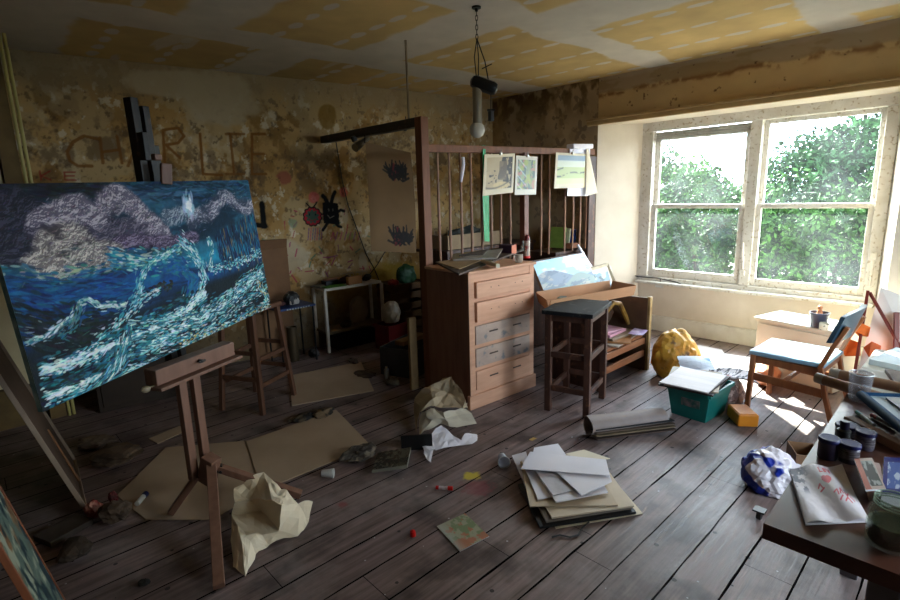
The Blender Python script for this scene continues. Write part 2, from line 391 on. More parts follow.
# far wall: bare ochre plaster with torn paper, damp and childish drawings
def strokes(c, X, Z, pts, w, colr, a=1., seed=0, px=True):
    P = [farpx(*p) for p in pts] if px else pts
    x0 = min(p[0] for p in P)-.1; x1 = max(p[0] for p in P)+.1
    d = seg_d(X, Z, P)
    t = a*(1-ss(w*.6, w*1.1, d+.25*w*(fbm(X*60, Z*60, 2, seed)-.5)))
    return mixc(c, colr, t)
def blob(c, X, Z, p, r, colr, a=1., asp=1., f=6, seed=0):
    q = farpx(*p); d = np.hypot((X-q[0])/asp, Z-q[1])/r + .7*(fbm(X*f, Z*f, 4, seed)-.5)
    return mixc(c, colr, a*(1-ss(.8, 1.1, d)))
def wall_fn(u, v):
    X = u*6.5-.7; Z = v*CZ
    n1 = fbm(X*1.7, Z*1.7, 6, 21); n2 = fbm(X*5, Z*4, 6, 25, .6); n3 = fbm(X*14, Z*11, 5, 29, .62); n4 = fbm(X*3.2+n1*2, Z*2.6, 6, 33, .6)
    c = const(u, (.66, .51, .30))
    c = mixc(c, (.74, .60, .39), ss(.42, .62, n1))
    c = mixc(c, (.52, .385, .20), ss(.52, .66, n2)*.8)
    # remnants of pale lining paper and bare plaster
    top = ss(1.3, 2.5, Z)
    pale = ss(.53, .585, n4+.05*(n3-.5)+.03*top)
    c = mixc(c, (.70, .60, .44), pale*.7)
    c = mixc(c, (.76, .68, .55), ss(.60, .66, fbm(X*4+3, Z*3, 6, 37, .6))*.6)
    # fine flakes
    c = mixc(c, (.82, .77, .68), ss(.64, .68, n3)*.75)
    c = mixc(c, (.28, .215, .14), ss(.62, .72, fbm(X*22, Z*19, 5, 41, .6))*.5)
    # damp band of dark mould
    dm = np.exp(-((Z-(1.95+.12*np.sin(X*2)))/.30)**2)*ss(.47, .62, fbm(X*7, Z*6, 6, 44, .65))
    c = mixc(c, (.34, .265, .18), dm*.6)
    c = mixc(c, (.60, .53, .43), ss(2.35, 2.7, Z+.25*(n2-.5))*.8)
    for p, r, a in (((220, 98), .23, 1.6), ((170, 85), .12, 2.6), ((248, 272), .2, 1.7), ((275, 260), .22, 1.5), ((363, 262), .1, .5), ((345, 215), .09, .4)):
        c = blob(c, X, Z, p, r, (.70, .63, .52), .85, a, 7, 50)
    c = blob(c, X, Z, (328, 117), .12, (.50, .38, .17), .8, .8, 6, 51)
    c = blob(c, X, Z, (395, 283), .28, (.66, .53, .17), .8, 1.5, 5, 52)
    c = blob(c, X, Z, (350, 290), .2, (.70, .55, .2), .6, 1.3, 5, 53)
    # scribbles of coloured crayon
    rs = np.random.RandomState(3)
    for k in range(60):
        px, py = rs.uniform(232, 375), rs.uniform(205, 285); a = rs.uniform(0, 6.28); L = rs.uniform(2, 9)
        cc = [(.50, .12, .34), (.58, .16, .18), (.40, .16, .40), (.25, .42, .36), (.62, .15, .28)][rs.randint(5)]
        c = strokes(c, X, Z, [(px, py), (px+L*math.cos(a), py+L*math.sin(a))], rs.uniform(.004, .009), cc, .7, k)
    for (px, py), r, cc in (((314, 197), .062, (.86, .33, .36)), ((344, 192), .055, (.86, .35, .38)), ((293, 223), .05, (.42, .52, .42)), ((350, 236), .05, (.45, .5, .3)), ((284, 178), .07, (.55, .25, .22))):
        c = blob(c, X, Z, (px, py), r, cc, .6, 1, 18, 60)
    for k in range(7):
        c = strokes(c, X, Z, [(309+k*2.2, 228), (308+k*2.2, 240)], .006, [(.35, .2, .5), (.7, .2, .4), (.25, .3, .55)][k % 3], .6)
        c = strokes(c, X, Z, [(360-k*4.5, 232), (358-k*4.5, 240)], .006, [(.65, .15, .35), (.4, .15, .5)][k % 2], .6)
    # big ochre letters
    O = (.47, .29, .10); w = .014
    c = strokes(c, X, Z, [(98, 139), (84, 136), (73, 142), (67, 152), (70, 161), (78, 166), (92, 166)], w, O, .75)
    c = strokes(c, X, Z, [(100, 138), (103, 163)], w, O, .75); c = strokes(c, X, Z, [(102, 152), (118, 150)], w, O, .75); c = strokes(c, X, Z, [(117, 136), (122, 163)], w, O, .75)
    c = strokes(c, X, Z, [(128, 166), (141, 136), (152, 168)], w, O, .7); c = strokes(c, X, Z, [(133, 154), (148, 154)], w, O, .7)
    c = strokes(c, X, Z, [(165, 168), (163, 130), (178, 128), (184, 136), (178, 143), (166, 145), (180, 158)], w, O, .8)
    c = strokes(c, X, Z, [(200, 134), (203, 174), (222, 175)], w, O, .85)
    c = strokes(c, X, Z, [(226, 134), (244, 134)], w, O, .7); c = strokes(c, X, Z, [(230, 134), (234, 172)], w, O, .8); c = strokes(c, X, Z, [(226, 174), (244, 174)], w, O, .7)
    c = strokes(c, X, Z, [(265, 134), (252, 134), (252, 174), (266, 174)], w, O, .8); c = strokes(c, X, Z, [(252, 154), (264, 154)], w, O, .8)
    Rr = (.55, .17, .13); w = .007
    c = strokes(c, X, Z, [(40, 171), (41, 180)], w, Rr, .7); c = strokes(c, X, Z, [(50, 171), (41, 176), (51, 180)], w, Rr, .7)
    c = strokes(c, X, Z, [(75, 172), (64, 172), (65, 180), (76, 180)], w, Rr, .7); c = strokes(c, X, Z, [(65, 176), (74, 176)], w, Rr, .7)
    # doodle of a round flower face and a long-eared black blob
    q = farpx(312.5, 216.5); a = np.arctan2(Z-q[1], X-q[0]); d = np.hypot(X-q[0], Z-q[1])
    R0 = .085+.012*np.abs(np.sin(a*6))
    c = mixc(c, (.62, .13, .17), (1-ss(R0-.004, R0, d))); R1 = .067+.01*np.sin(a*9)
    c = mixc(c, (.20, .33, .27), (1-ss(R1-.003, R1, d))*.95)
    t = np.abs(d-R0-.004); c = mixc(c, (.07, .05, .05), 1-ss(.005, .009, t))
    K = (.035, .03, .035)
    for pts in ([(311, 208), (306, 203)], [(313, 208), (317, 202)]): c = strokes(c, X, Z, pts, .008, K)
    for dx in (-3, 3): c = strokes(c, X, Z, [(312.5+dx, 214), (312.5+dx, 215)], .008, (.05, .12, .12))
    c = strokes(c, X, Z, [(309, 219), (312, 221), (316, 219)], .005, (.5, .12, .15))
    q = farpx(331, 213.5); bx_ = np.abs(X-q[0]); bz_ = np.abs(Z-q[1]+.1*(X-q[0]))
    body = 1-ss(.105, .115, np.maximum(bx_*1.25, bz_)+.02*(fbm(X*30, Z*30, 3, 71)-.5)); c = mixc(c, K, body)
    for pts, w in (([(328, 204), (325, 198), (323, 196)], .026), ([(331, 204), (333, 196), (335, 192)], .022), ([(337, 212), (341, 210), (344, 211)], .018), ([(328, 222), (325, 227), (323, 230)], .018), ([(334, 221), (338, 226), (341, 227)], .018), ([(326, 213), (323, 214)], .012)):
        c = strokes(c, X, Z, pts, w, K)
    for pts in ([(328.5, 209), (329, 211)], [(333, 209), (333, 211)], [(327.5, 215), (330, 218), (334, 216)]): c = strokes(c, X, Z, pts, .005, (.45, .42, .38))
    # dark hook-shaped mark beside the canvas
    c = strokes(c, X, Z, [(262, 204), (264, 226)], .030, (.05, .045, .04)); c = strokes(c, X, Z, [(257, 225), (265, 226)], .028, (.05, .045, .04))
    # darker brown towards the bottom
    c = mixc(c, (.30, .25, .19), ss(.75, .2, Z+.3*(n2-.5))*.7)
    return c
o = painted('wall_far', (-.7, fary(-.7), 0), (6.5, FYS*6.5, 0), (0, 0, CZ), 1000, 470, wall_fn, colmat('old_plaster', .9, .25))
o['kind'] = 'structure'

cream = mat('cream_paint', (.84, .785, .715), (.80, .74, .665), scale=3, rough=.55, bump=.08, bscale=90)
# window-side wall: papered pier, stained beam with shade in its tan over the recess, right pier
def paper_fn(u, v):
    Y = 3.15+u*1.75; Z = v*CZ
    c = const(u, (.66, .565, .44)); c = c*(.85+.3*fbm(Y*3, Z*3, 5, 81))[..., None]
    gy_ = Y/.27; gz_ = Z/.30; gi = np.floor(gy_); fx = gy_-gi-.5; zz = gz_+.5*(gi % 2); zi = np.floor(zz); fz = zz-zi-.5
    th = np.arctan2(fz, fx); rr = np.hypot(fx, fz*1.0)
    leaf = (rr < .16+.26*np.abs(np.sin(th*2.5+gi+zi*2))**2)*(fbm(Y*30, Z*30, 3, 83) > .40)
    c = mixc(c, (.42, .35, .28), leaf*.6)
    c = mixc(c, (.58, .47, .33), ss(.55, .66, fbm(Y*6, Z*6, 5, 85))*.5)
    c = mixc(c, (.60, .46, .26), ss(4.35, 4.6, Y)*.6)
    c = mixc(c, (.33, .25, .15), ss(.5, .65, fbm(Y*9, Z*5, 5, 87))*ss(2.3, 2.75, Z)*.8)
    return c
bm = BM()
prism(bm, [(XW+.006, 3.15), (XW+.006, fary(XW)+.2), (XG+.16, fary(XG)+.2), (XG+.16, 2.83), (XG, 2.83)], 0, CZ)
prism(bm, [(XW, YR-.1), (XW, .55), (XG, .66), (XG+.16, .66), (XG+.16, YR-.1)], 0, CZ)
prism(bm, [(XW+.006, .55), (XW+.006, 3.15), (XG+.16, 3.15), (XG+.16, .55)], 2.30, CZ)
prism(bm, [(XG, .6), (XG, 3.0), (XG+.16, 3.0), (XG+.16, .6)], 0, .56)
struct('wall_window', bm, cream)
o = painted('wall_pier_paper', (XW, 3.15, 0), (0, 1.75, 0), (0, 0, CZ), 220, 340, paper_fn, colmat('old_wallpaper', .85)); o.name = 'wall_window_pier'; o['kind'] = 'structure'
def beam_fn(u, v):
    Y = YR+u*(3.15-YR); Z = 2.30+v*(CZ-2.30)
    c = const(u, (.735, .61, .43))*(.93+.14*fbm(Y*4, Z*4, 4, 91))[..., None]  # tan base holds the shade of the room-facing side; the paint is cream
    e = Z-(2.60+.05*(fbm(Y*5, Z*2, 5, 92)-.5)*2)
    st = ss(0, .03, e)
    c = mixc(c, (.62, .53, .42), st); 
    c = mixc(c, (.47, .33, .19), np.exp(-(e/.022)**2)*ss(.42, .55, fbm(Y*11, Z*11, 5, 93))*.9)
    c = mixc(c, (.56, .46, .31), ss(.55, .66, fbm(Y*4, Z*12, 6, 94))*st*.6)
    c = mixc(c, (.50, .36, .22), ss(.58, .68, fbm(Y*14, Z*14, 5, 95))*(1-ss(0, .06, np.abs(e)))*.6)
    c = mixc(c, (.66, .58, .5), ss(.12, .15, e)*.8)
    c = mixc(c, (.28, .18, .1), ss(.80, .84, fbm(Y*25, Z*25, 3, 97))*.7)
    return c
o = painted('wall_beam', (XW, YR, 2.30), (0, 3.15-YR, 0), (0, 0, CZ-2.30), 620, 70, beam_fn, colmat('shaded_stained_beam', .8)); o.name = 'wall_window_beam'; o['kind'] = 'structure'
bm = BM(); bar(bm, (XW-.012, YR, 2.315), (XW-.012, 3.27, 2.315), .045, .05, bev=.006); bar(bm, (XW-.03, YR, 2.345), (XW-.03, 3.27, 2.345), .05, .02, bev=.004)
struct('trim_1', bm, mat('tan_trim', (.66, .54, .37), (.60, .48, .32), rough=.45))
bm = BM(); bar(bm, (XG-.012, .66, .085), (XG-.012, 2.83, .085), .024, .17, bev=.004); bar(bm, (XG-.018, .66, .165), (XG-.018, 2.83, .165), .036, .018, bev=.004)
bar(bm, (XG-.02, 2.84, .085), (XW+.0, 3.14, .085), .02, .17)
struct('baseboard_window', bm, mat('white_gloss', (.86, .84, .80), (.80, .77, .72), rough=.4))

# behind and beside the camera
plain = mat('dim_plaster', (.34, .26, .18), (.40, .32, .23), scale=2, rough=.9)  # unseen walls, coloured dark to cut bounced light
bm = BM(); box(bm, (XL-.06, 1.9, CZ/2), (.12, 7.6, CZ)); struct('wall_back', bm, plain)
bm = BM(); W0, W1, Z0, Z1 = 2.0, 3.8, .7, 2.2  # opening for the added window, out of view
box(bm, ((-.6+W0)/2, YR-.06, CZ/2), (W0+.6, .12, CZ)); box(bm, ((W1+5.8)/2, YR-.06, CZ/2), (5.8-W1, .12, CZ)); box(bm, ((W0+W1)/2, YR-.06, Z0/2), (W1-W0, .12, Z0)); box(bm, ((W0+W1)/2, YR-.06, (Z1+CZ)/2), (W1-W0, .12, CZ-Z1)); struct('wall_right', bm, plain)
# door standing in the left nib of the far wall, with its beaded frame
bm = BM(); box(bm, (-.19, 4.86, 2.40), (.70, .1, .74)); box(bm, (-.19, 4.87, .145), (.70, .08, .29)); box(bm, (.36, 4.86, CZ/2), (.10, .1, CZ)); box(bm, (.385, 5.15, CZ/2), (.05, .47, CZ)); struct('wall_left', bm, mat('nib_plaster', (.46, .37, .22), (.38, .30, .18), rough=.85))
bm = BM(); box(bm, (-.05, 4.87, 1.16), (.70, .04, 1.72), bev=.004); dr = struct('door_1', bm, mat('cream_gloss', (.90, .83, .66), (.86, .78, .6), rough=.2, scale=3))
bm = BM(); box(bm, (.12, 4.845, 1.5), (.22, .012, .8), bev=.004); box(bm, (.12, 4.845, .7), (.22, .012, .6), bev=.004); sub(dr, 'door_panel', bm, MATS['cream_gloss'])
bm = BM()
for dx in (0, .028): tube(bm, [(.425+dx, 4.80, 0), (.425+dx, 4.80, CZ-.02)], .011, 8)
struct('trim_2', bm, mat('beaded_strip', (.74, .69, .42), (.66, .6, .36), rough=.35))

# ------------------------------------------------------------ window
wp = mat('old_white_paint', (.86, .84, .81), (.80, .77, .72), scale=8, rough=.5, bump=.2, c3=(.68, .62, .53), s3=34)
bm = BM(); x = XG+.03
def vb(bm, y, z0, z1, w, t=.07, xx=None): box(bm, (xx or x, y, (z0+z1)/2), (t, w, z1-z0), bev=.006)
def hb(bm, y0, y1, z, h, t=.07, xx=None): box(bm, (xx or x, (y0+y1)/2, z), (t, abs(y1-y0), h), bev=.006)
vb(bm, 2.785, .615, 2.205, .13, .10); vb(bm, .705, .615, 2.205, .09, .10); vb(bm, 1.71, .615, 2.205, .10, .09)
hb(bm, .66, 2.85, 2.255, .10, .10); hb(bm, .66, 2.83, .585, .06, .11); box(bm, (XG-.02, 1.745, .553), (.14, 2.17, .03), bev=.006)
win = struct('window_1', bm, wp)
def sash(y0, y1, z0, z1, xx, name='sash', top=.045, bot=.045, side=.045):
    bm = BM(); vb(bm, y0+side/2, z0, z1, side, .04, xx); vb(bm, y1-side/2, z0, z1, side, .04, xx); hb(bm, y0+side, y1-side, z1-top/2, top, .04, xx); hb(bm, y0+side, y1-side, z0+bot/2, bot, .04, xx)
    s = sub(win, name, bm, wp)
    bm = BM(); box(bm, (xx, (y0+y1)/2, (z0+z1)/2), (.004, y1-y0-side, z1-z0-top*.8)); link('pane', bm, glassmat('dusty_glass', (.97, 1, 1), dirt=.012), s)
sash(1.76, 2.72, 1.38, 2.20, XG+.075, top=.09, side=.055); sash(1.76, 2.72, .615, 1.425, XG+.03, bot=.09, side=.055)
sash(.75, 1.66, 1.38, 2.21, XG+.075, top=.045); sash(.75, 1.66, .615, 1.425, XG+.03, bot=.075)
bm = BM()
for z0 in (2.10, 2.125, 2.15, 2.175): box(bm, (XG+.02, 2.24, z0), (.03, .93, .004))
sub(win, 'blind_slats', bm, mat('blind_white', (.80, .78, .74), rough=.5))
bm = BM(); bar(bm, (XG-.035, 1.72, .78), (XG-.035, 1.74, 1.05), .02, .025, bev=.005); box(bm, (XG-.03, 1.72, .74), (.03, .04, .05), bev=.005); sub(win, 'sash_catch', bm, wp)
bm = BM()
for y_ in (W0+.03, (W0+W1)/2, W1-.03): box(bm, (y_, YR-.06, (Z0+Z1)/2), (.06, .06, Z1-Z0))
for z_ in (Z0+.03, (Z0+Z1)/2, Z1-.03): box(bm, ((W0+W1)/2, YR-.06, z_), (W1-W0, .05, .06))
w2 = struct('added_window', bm, wp); bm = BM(); box(bm, ((W0+W1)/2, YR-.06, (Z0+Z1)/2), (W1-W0-.04, .004, Z1-Z0-.04)); sub(w2, 'pane', bm, MATS['dusty_glass'])  # unseen window, added to brighten the chest front and floor papers
bm = BM(); bar(bm, (XG-.035, .71, .72), (XG-.035, .71, .98), .02, .025, bev=.005); box(bm, (XG-.03, .71, .98), (.04, .05, .06), bev=.005); sub(win, 'sash_catch', bm, wp)

# ------------------------------------------------------------ outside: bank, hedge and trees
bm = BM(); box(bm, (8, 2, -1.1), (90, 90, .2)); struct('ground_outside', bm, mat('grass_bank', (.26, .27, .20), (.20, .21, .15), rough=.95))
def leafy(name, blobs, nleaf, size, c1, c2, label, cat, group=None, trunk=None, seed=0):
    r = np.random.RandomState(seed); T = []
    w = np.array([b_[3]*b_[4]*b_[5] for b_ in blobs])**.67; w = w/w.sum()
    cnt = (w*nleaf).astype(int)
    P = []
    for (cx, cy, cz, rx, ry, rz), k in zip(blobs, cnt):
        d = r.normal(size=(k, 3)); d /= np.linalg.norm(d, axis=1)[:, None]; rad = r.uniform(.72, 1.06, (k, 1))*(1+.18*np.sin(d[:, :1]*9+cx)*np.cos(d[:, 2:]*8+cy))
        P.append(np.array([cx, cy, cz])+d*rad*np.array([rx, ry, rz]))
    P = np.concatenate(P); N = len(P)
    a = r.normal(size=(N, 3)); a /= np.linalg.norm(a, axis=1)[:, None]; b_ = np.cross(a, r.normal(size=(N, 3))); b_ /= np.linalg.norm(b_, axis=1)[:, None]
    s = size*r.uniform(.6, 1.4, (N, 1))
    V = np.stack([P-a*s, P+b_*s*.5, P+a*s, P-b_*s*.5], 1).reshape(-1, 3)
    me = bpy.data.meshes.new(name); me.vertices.add(4*N); me.vertices.foreach_set('co', V.reshape(-1)); me.loops.add(4*N); me.loops.foreach_set('vertex_index', np.arange(4*N, dtype=np.int32))
    me.polygons.add(N); me.polygons.foreach_set('loop_start', np.arange(0, 4*N, 4, dtype=np.int32)); me.polygons.foreach_set('loop_total', np.full(N, 4, dtype=np.int32)); me.update(); me.validate()
    key = 'leaf_'+name+str(seed); m = bpy.data.materials.new(key); m.use_nodes = True; n = m.node_tree.nodes; l = m.node_tree.links; b = n['Principled BSDF']; b.inputs['Roughness'].default_value = .75; b.inputs['Specular IOR Level'].default_value = .15
    tc = n.new('ShaderNodeTexCoord'); nz = n.new('ShaderNodeTexNoise'); nz.inputs['Scale'].default_value = 1.6; nz.inputs['Detail'].default_value = 6; l.new(tc.outputs['Object'], nz.inputs[0])
    rp = n.new('ShaderNodeValToRGB'); rp.color_ramp.elements[0].position = .35; rp.color_ramp.elements[1].position = .65; rp.color_ramp.elements[0].color = lin(c1); rp.color_ramp.elements[1].color = lin(c2); l.new(nz.outputs['Fac'], rp.inputs['Fac']); l.new(rp.outputs[0], b.inputs['Base Color'])
    me.materials.append(m)
    root = thing(name, label, cat, (blobs[0][0], blobs[0][1], -1.0), 0, group)
    o = bpy.data.objects.new('foliage', me); C.objects.link(o); o.parent = root; o.matrix_parent_inverse = root.matrix_basis.inverted()
    for (tx, ty, tz, tr) in trunk:
        bm = BM(); tube(bm, [(tx, ty, -1.0), (tx+.1, ty-.05, (tz-1)/2), (tx, ty, tz)], [tr, tr*.8, tr*.5], 8)
        local(bm, root); link('trunk', bm, mat('bark', (.25, .2, .14), (.17, .13, .1), rough=.9, bump=.4), root, True)
    return root
hb1 = [(9.2+.3*math.sin(k*2.1), .4+k*.62, .55+.15*math.sin(k*1.7), .8, .55, 1.1+.2*math.sin(k*2.9)) for k in range(9)]
leafy('hedge', hb1, 42000, .045, (.05, .13, .045), (.17, .30, .07), 'thick green hedge filling the lower panes of the window', 'hedge', trunk=[(9.2, .6+k, .6, .05) for k in range(5)], seed=1)
leafy('tree', [(12.2, 1.6, 1.55, 1.2, 1.1, 1.35), (12.3, 2.6, 1.2, 1.0, 1., 1.3), (12.1, .6, 1.4, 1.1, .9, 1.2)], 26000, .06, (.04, .12, .055), (.13, .26, .11), 'broad tree filling the upper pane of the right-hand sash', 'tree', trunk=[(12.2, 1.9, 1.6, .14)], seed=2)
leafy('tree', [(12.6, 6.0, .9, 1.2, .95, 1.6), (12.6, 5.0, .8, 1.0, .9, 1.25), (12.8, 7.3, .6, 1, 1, 1.2)], 22000, .06, (.05, .14, .05), (.20, .33, .08), 'lower tree seen through the upper pane of the left-hand sash', 'tree', trunk=[(12.0, 5.0, .9, .12)], seed=3)

# ============================================================ THINGS
# ------------------------------------------------------------ shared materials
pine = wood('raw_pine', (.84, .64, .52), (.75, .55, .43), rough=.6, axis='x', bump=.05)
pine_dark = wood('aged_pine', (.42, .28, .20), (.33, .21, .15), rough=.6, axis='z')
easel_w = wood('easel_beech', (.50, .36, .29), (.42, .29, .23), rough=.5, axis='z', bump=.05)
black_paint = mat('black_stain', (.07, .055, .05), (.12, .09, .075), scale=9, rough=.45, c3=(.26, .18, .13), s3=20)
dark_wood = wood('dark_brown_wood', (.30, .175, .125), (.19, .11, .08), rough=.5, c3=(.40, .26, .18), axis='z', bump=.1)
red_wood = wood('stained_red_wood', (.50, .31, .20), (.40, .23, .15), rough=.6, axis='z', bump=.1)
card_m = mat('buff_card', (.60, .47, .36), (.55, .42, .31), scale=4, rough=.75)
tubecard = mat('tube_card', (.56, .42, .31), (.50, .37, .27), scale=7, rough=.7)
boxcard = mat('box_card', (.50, .36, .24), (.44, .31, .21), scale=4, rough=.8)
white_p = mat('white_paper', (.90, .88, .91), (.87, .85, .88), scale=3, rough=.7)
cream_p = mat('cream_sheet', (.86, .81, .72), (.82, .76, .66), scale=3, rough=.65)
grey_p = mat('grey_board', (.50, .45, .41), (.44, .40, .36), scale=4, rough=.75)
black_pl = mat('black_plastic', (.04, .04, .045), (.06, .06, .06), rough=.4)
white_pl = mat('white_plastic', (.83, .83, .82), (.79, .79, .78), rough=.4)
steel = mat('steel', (.62, .60, .57), (.55, .53, .5), metal=1, rough=.35)
red_pl = mat('red_plastic', (.80, .10, .07), (.72, .08, .06), rough=.4)

def B(w, d, h, bev=.003):
    bm = BM(); box(bm, (0, 0, h/2), (w, d, h), bev=bev); return bm
def Rz(a): return Matrix.Rotation(a, 3, 'Z')
def Rx(a): return Matrix.Rotation(a, 3, 'X')
def Ry(a): return Matrix.Rotation(a, 3, 'Y')

def crumple_grid(w, h, nu, amp, nf, seed, dome=0, lift=.004, th=.0, curl=0):
    """creased sheet in local xy, resting on z = 0"""
    r = random.Random(seed); bm = BM()
    folds = [(r.uniform(0, PI), r.uniform(-.5, .5), r.uniform(.3, 1)*r.choice((-1, 1))) for _ in range(nf)]
    nv = max(2, int(nu*h/w)); g = []
    for j in range(nv+1):
        row = []
        for i in range(nu+1):
            u = i/nu-.5; v = j/nv-.5; z = 0
            for a, c, k in folds: z += k*abs(u*math.cos(a)+v*math.sin(a)-c)
            z = amp*z/max(1, nf**.5)+dome*max(0, 1-4*(u*u+v*v))+curl*(u*u)
            x = u*w*(1-.15*abs(z)/max(w, .01)); y = v*h
            x += .03*w*(noise.noise(Vector((u*7, v*7, seed)))); y += .03*h*(noise.noise(Vector((u*7, v*7, seed+9))))
            row.append(Vector((x, y, z)))
        g.append(row)
    mz = min(p.z for row in g for p in row)
    vs = [[bm.verts.new((p.x, p.y, p.z-mz+lift)) for p in row] for row in g]
    for j in range(nv):
        for i in range(nu):
            a, b_, c, d = vs[j][i], vs[j][i+1], vs[j+1][i+1], vs[j+1][i]
            if (i+j) % 2: bm.faces.new((a, b_, c)); bm.faces.new((a, c, d))
            else: bm.faces.new((a, b_, d)); bm.faces.new((b_, c, d))
    return bm
def crumple_ball(rx, ry, rz, seed, nf=9, sharp=.35, sub_=3, flat=.0):
    """a scrunched mass of paper, cloth or plastic film: facets and creases, flat underside on z = 0"""
    r = random.Random(seed); bm = BM(); bmesh.ops.create_icosphere(bm, subdivisions=sub_, radius=1)
    ps = []
    for _ in range(nf):
        d = Vector((r.gauss(0, 1), r.gauss(0, 1), r.gauss(0, 1))).normalized(); ps.append((d, r.uniform(.15, .8), r.uniform(.5, 1)))
    for v in bm.verts:
        p = v.co.copy(); n_ = p.normalized(); k = 1.0
        for d, c, s in ps: k -= sharp*s*max(0, n_.dot(d)-c)
        k += sharp*.35*(abs(noise.noise(n_*2.3+Vector((seed, 0, 0))))*2-.5) + sharp*.25*(abs(noise.noise(n_*5.3+Vector((0, seed, 0))))*2-.4)
        v.co = Vector((p.x*rx, p.y*ry, p.z*rz))*k
    lo = -rz*.55
    for v in bm.verts:
        v.co.z = max(v.co.z, lo)-lo+.002
    return bm
def jit(bm, a, seed=0):
    for v in bm.verts: v.co += Vector((noise.noise(v.co*9+Vector((seed, 0, 0))), noise.noise(v.co*9+Vector((0, seed, 0))), noise.noise(v.co*9+Vector((0, 0, seed)))))*a

def sheetquad(P, th=.002, lift=.001):
    bm = BM(); slab(bm, [Vector(p)+Vector((0, 0, lift)) for p in P], (0, 0, 1), th); return bm

# ------------------------------------------------------------ the seascape on its easel
BL = Vector((.131, 2.348, .855)); BR = Vector((1.442, 3.267, .900)); TR = Vector((1.390, 3.301, 1.723)); TL = BL+TR-BR
_w = (BR-BL); _v = (TR-BR); _cn = _w.cross(_v)
def cuv(px, py):
    d = ray(px, py); t = (BL-CO).dot(_cn)/d.dot(_cn); p = CO+d*t-BL
    return (p.dot(_w)/_w.length_squared, p.dot(_v)/_v.length_squared)
def sea_fn(u, v):
    asp = _w.length/_v.length; H_, W_ = u.shape; rs = np.random.RandomState(11)
    c = const(u, (.05, .17, .25))
    c = mixc(c, (.12, .33, .43), ss(.42, .62, fbm(u*6, v*14, 5, 107)+.25*(u-.4)))
    c = mixc(c, (.30, .45, .58), ss(.58, .68, fbm(u*5+3, v*22, 5, 109))*ss(.8, .95, v)*.6)
    c = mixc(c, (.04, .06, .09), (1-ss(.05, .45, u))*ss(.7, .95, v)*.75)
    sea = 1-ss(.50, .53, v+.012*np.sin(u*14))
    c = mixc(c, (.03, .17, .33), sea); c = mixc(c, (.04, .28, .52), sea*ss(.45, .6, fbm(u*4, v*24, 5, 131))*ss(.2, .34, v))
    c = mixc(c, (.10, .50, .62), ss(.42, .6, fbm(u*6, v*12, 5, 133))*np.exp(-((v-.50)/.09)**2)*ss(.25, .5, u))
    c = mixc(c, (.04, .09, .11), (1-ss(.26, .36, v-.10*(u-.3)))*.92)
    c = c*(.8+.4*fbm(u*50, v*30, 3, 105))[..., None]
    def dab(x, y, ang, ln, wd, col, al=.9):
        R_ = max(ln, wd)*1.1; x0 = int(max(0, (x-R_/asp)*(W_-1))); x1 = int(min(W_, (x+R_/asp)*(W_-1)+2)); y0 = int(max(0, (y-R_)*(H_-1))); y1 = int(min(H_, (y+R_)*(H_-1)+2))
        if x1 <= x0 or y1 <= y0: return
        U_ = (u[y0:y1, x0:x1]-x)*asp; V_ = v[y0:y1, x0:x1]-y; a = U_*math.cos(ang)+V_*math.sin(ang); b_ = -U_*math.sin(ang)+V_*math.cos(ang)
        k = al*(1-ss(.65, 1.0, np.hypot(a/ln, b_/wd))); c[y0:y1, x0:x1] = c[y0:y1, x0:x1]*(1-k[..., None])+np.array(col)*k[..., None]
    def path(pts, n):
        P = [cuv(*p) for p in pts]; seg = [math.hypot((b_[0]-a[0])*asp, b_[1]-a[1]) for a, b_ in zip(P, P[1:])]; T = sum(seg); out = []
        for _ in range(n):
            t = rs.rand()*T
            for (a, b_), s_ in zip(zip(P, P[1:]), seg):
                if t <= s_: break
                t -= s_
            f = min(1, t/s_); out.append((a[0]+(b_[0]-a[0])*f, a[1]+(b_[1]-a[1])*f, math.atan2(b_[1]-a[1], (b_[0]-a[0])*asp)))
        return out
    def jc(col, j=.05): return tuple(min(1, max(0, q+j*rs.randn())) for q in col)
    ua = u*asp; GW = fbm(ua*5, v*5, 5, 301)-.5; GW2 = fbm(ua*5+9, v*5, 5, 303)-.5; FB = fbm(ua*9+GW*1.5, v*11+GW2*1.5, 6, 305, .6)
    hm = np.abs(2*FB-1); gv, gu = np.gradient(1-hm, 1/H_, asp/W_); lit_ = ss(.5, 6.5, -gv+.35*gu)
    def clouds(pts, n, r, spread, dark, mid, light):
        nonlocal c
        P = [(lambda q: (q[0]*asp, q[1]))(cuv(*p)) for p in pts]; r = r*1.6+spread
        d = seg_d(ua+GW*r*1.6, v+GW2*r*1.6, P); M = 1-ss(.55*r, 1.05*r, d)
        c = mixc(c, dark, M*.85); c = mixc(c, mid, M*ss(.38, .58, FB+.15*(1-d/r))*.9); c = mixc(c, light, M*lit_*ss(.34, .56, FB+.08))
        for x, y, a in path(pts, n*4):
            y += r*.5*rs.randn(); x += r*.5*rs.randn()/asp; t_ = rs.uniform(-.5, .9); dab(x, y, t_, .016*rs.uniform(.5, 1.4), .0032, jc([dark, mid, mid, light][rs.randint(4)], .04), .45)
    def crest(pts, n, wd, cols, ln=.022, thin=.0045, bias=0, jit_=.28, al=.8):
        for x, y, a in path(pts, n):
            o = rs.randn()*wd+bias*wd; ca, sa = math.cos(a), math.sin(a)
            dab(x-sa*o/asp, y+ca*o, a+jit_*rs.randn()*.6, ln*rs.uniform(.4, 1.4), thin*rs.uniform(.6, 1.8), jc(cols[rs.randint(len(cols))], .04), al)
    # sky brushwork
    crest([(0, 190), (250, 188)], 500, .05, [(.06, .14, .22), (.15, .34, .44), (.10, .26, .38), (.28, .42, .55)], .05, .006, al=.5)
    crest([(0, 190), (110, 188)], 250, .035, [(.04, .06, .09), (.08, .12, .17)], .05, .008, al=.6)
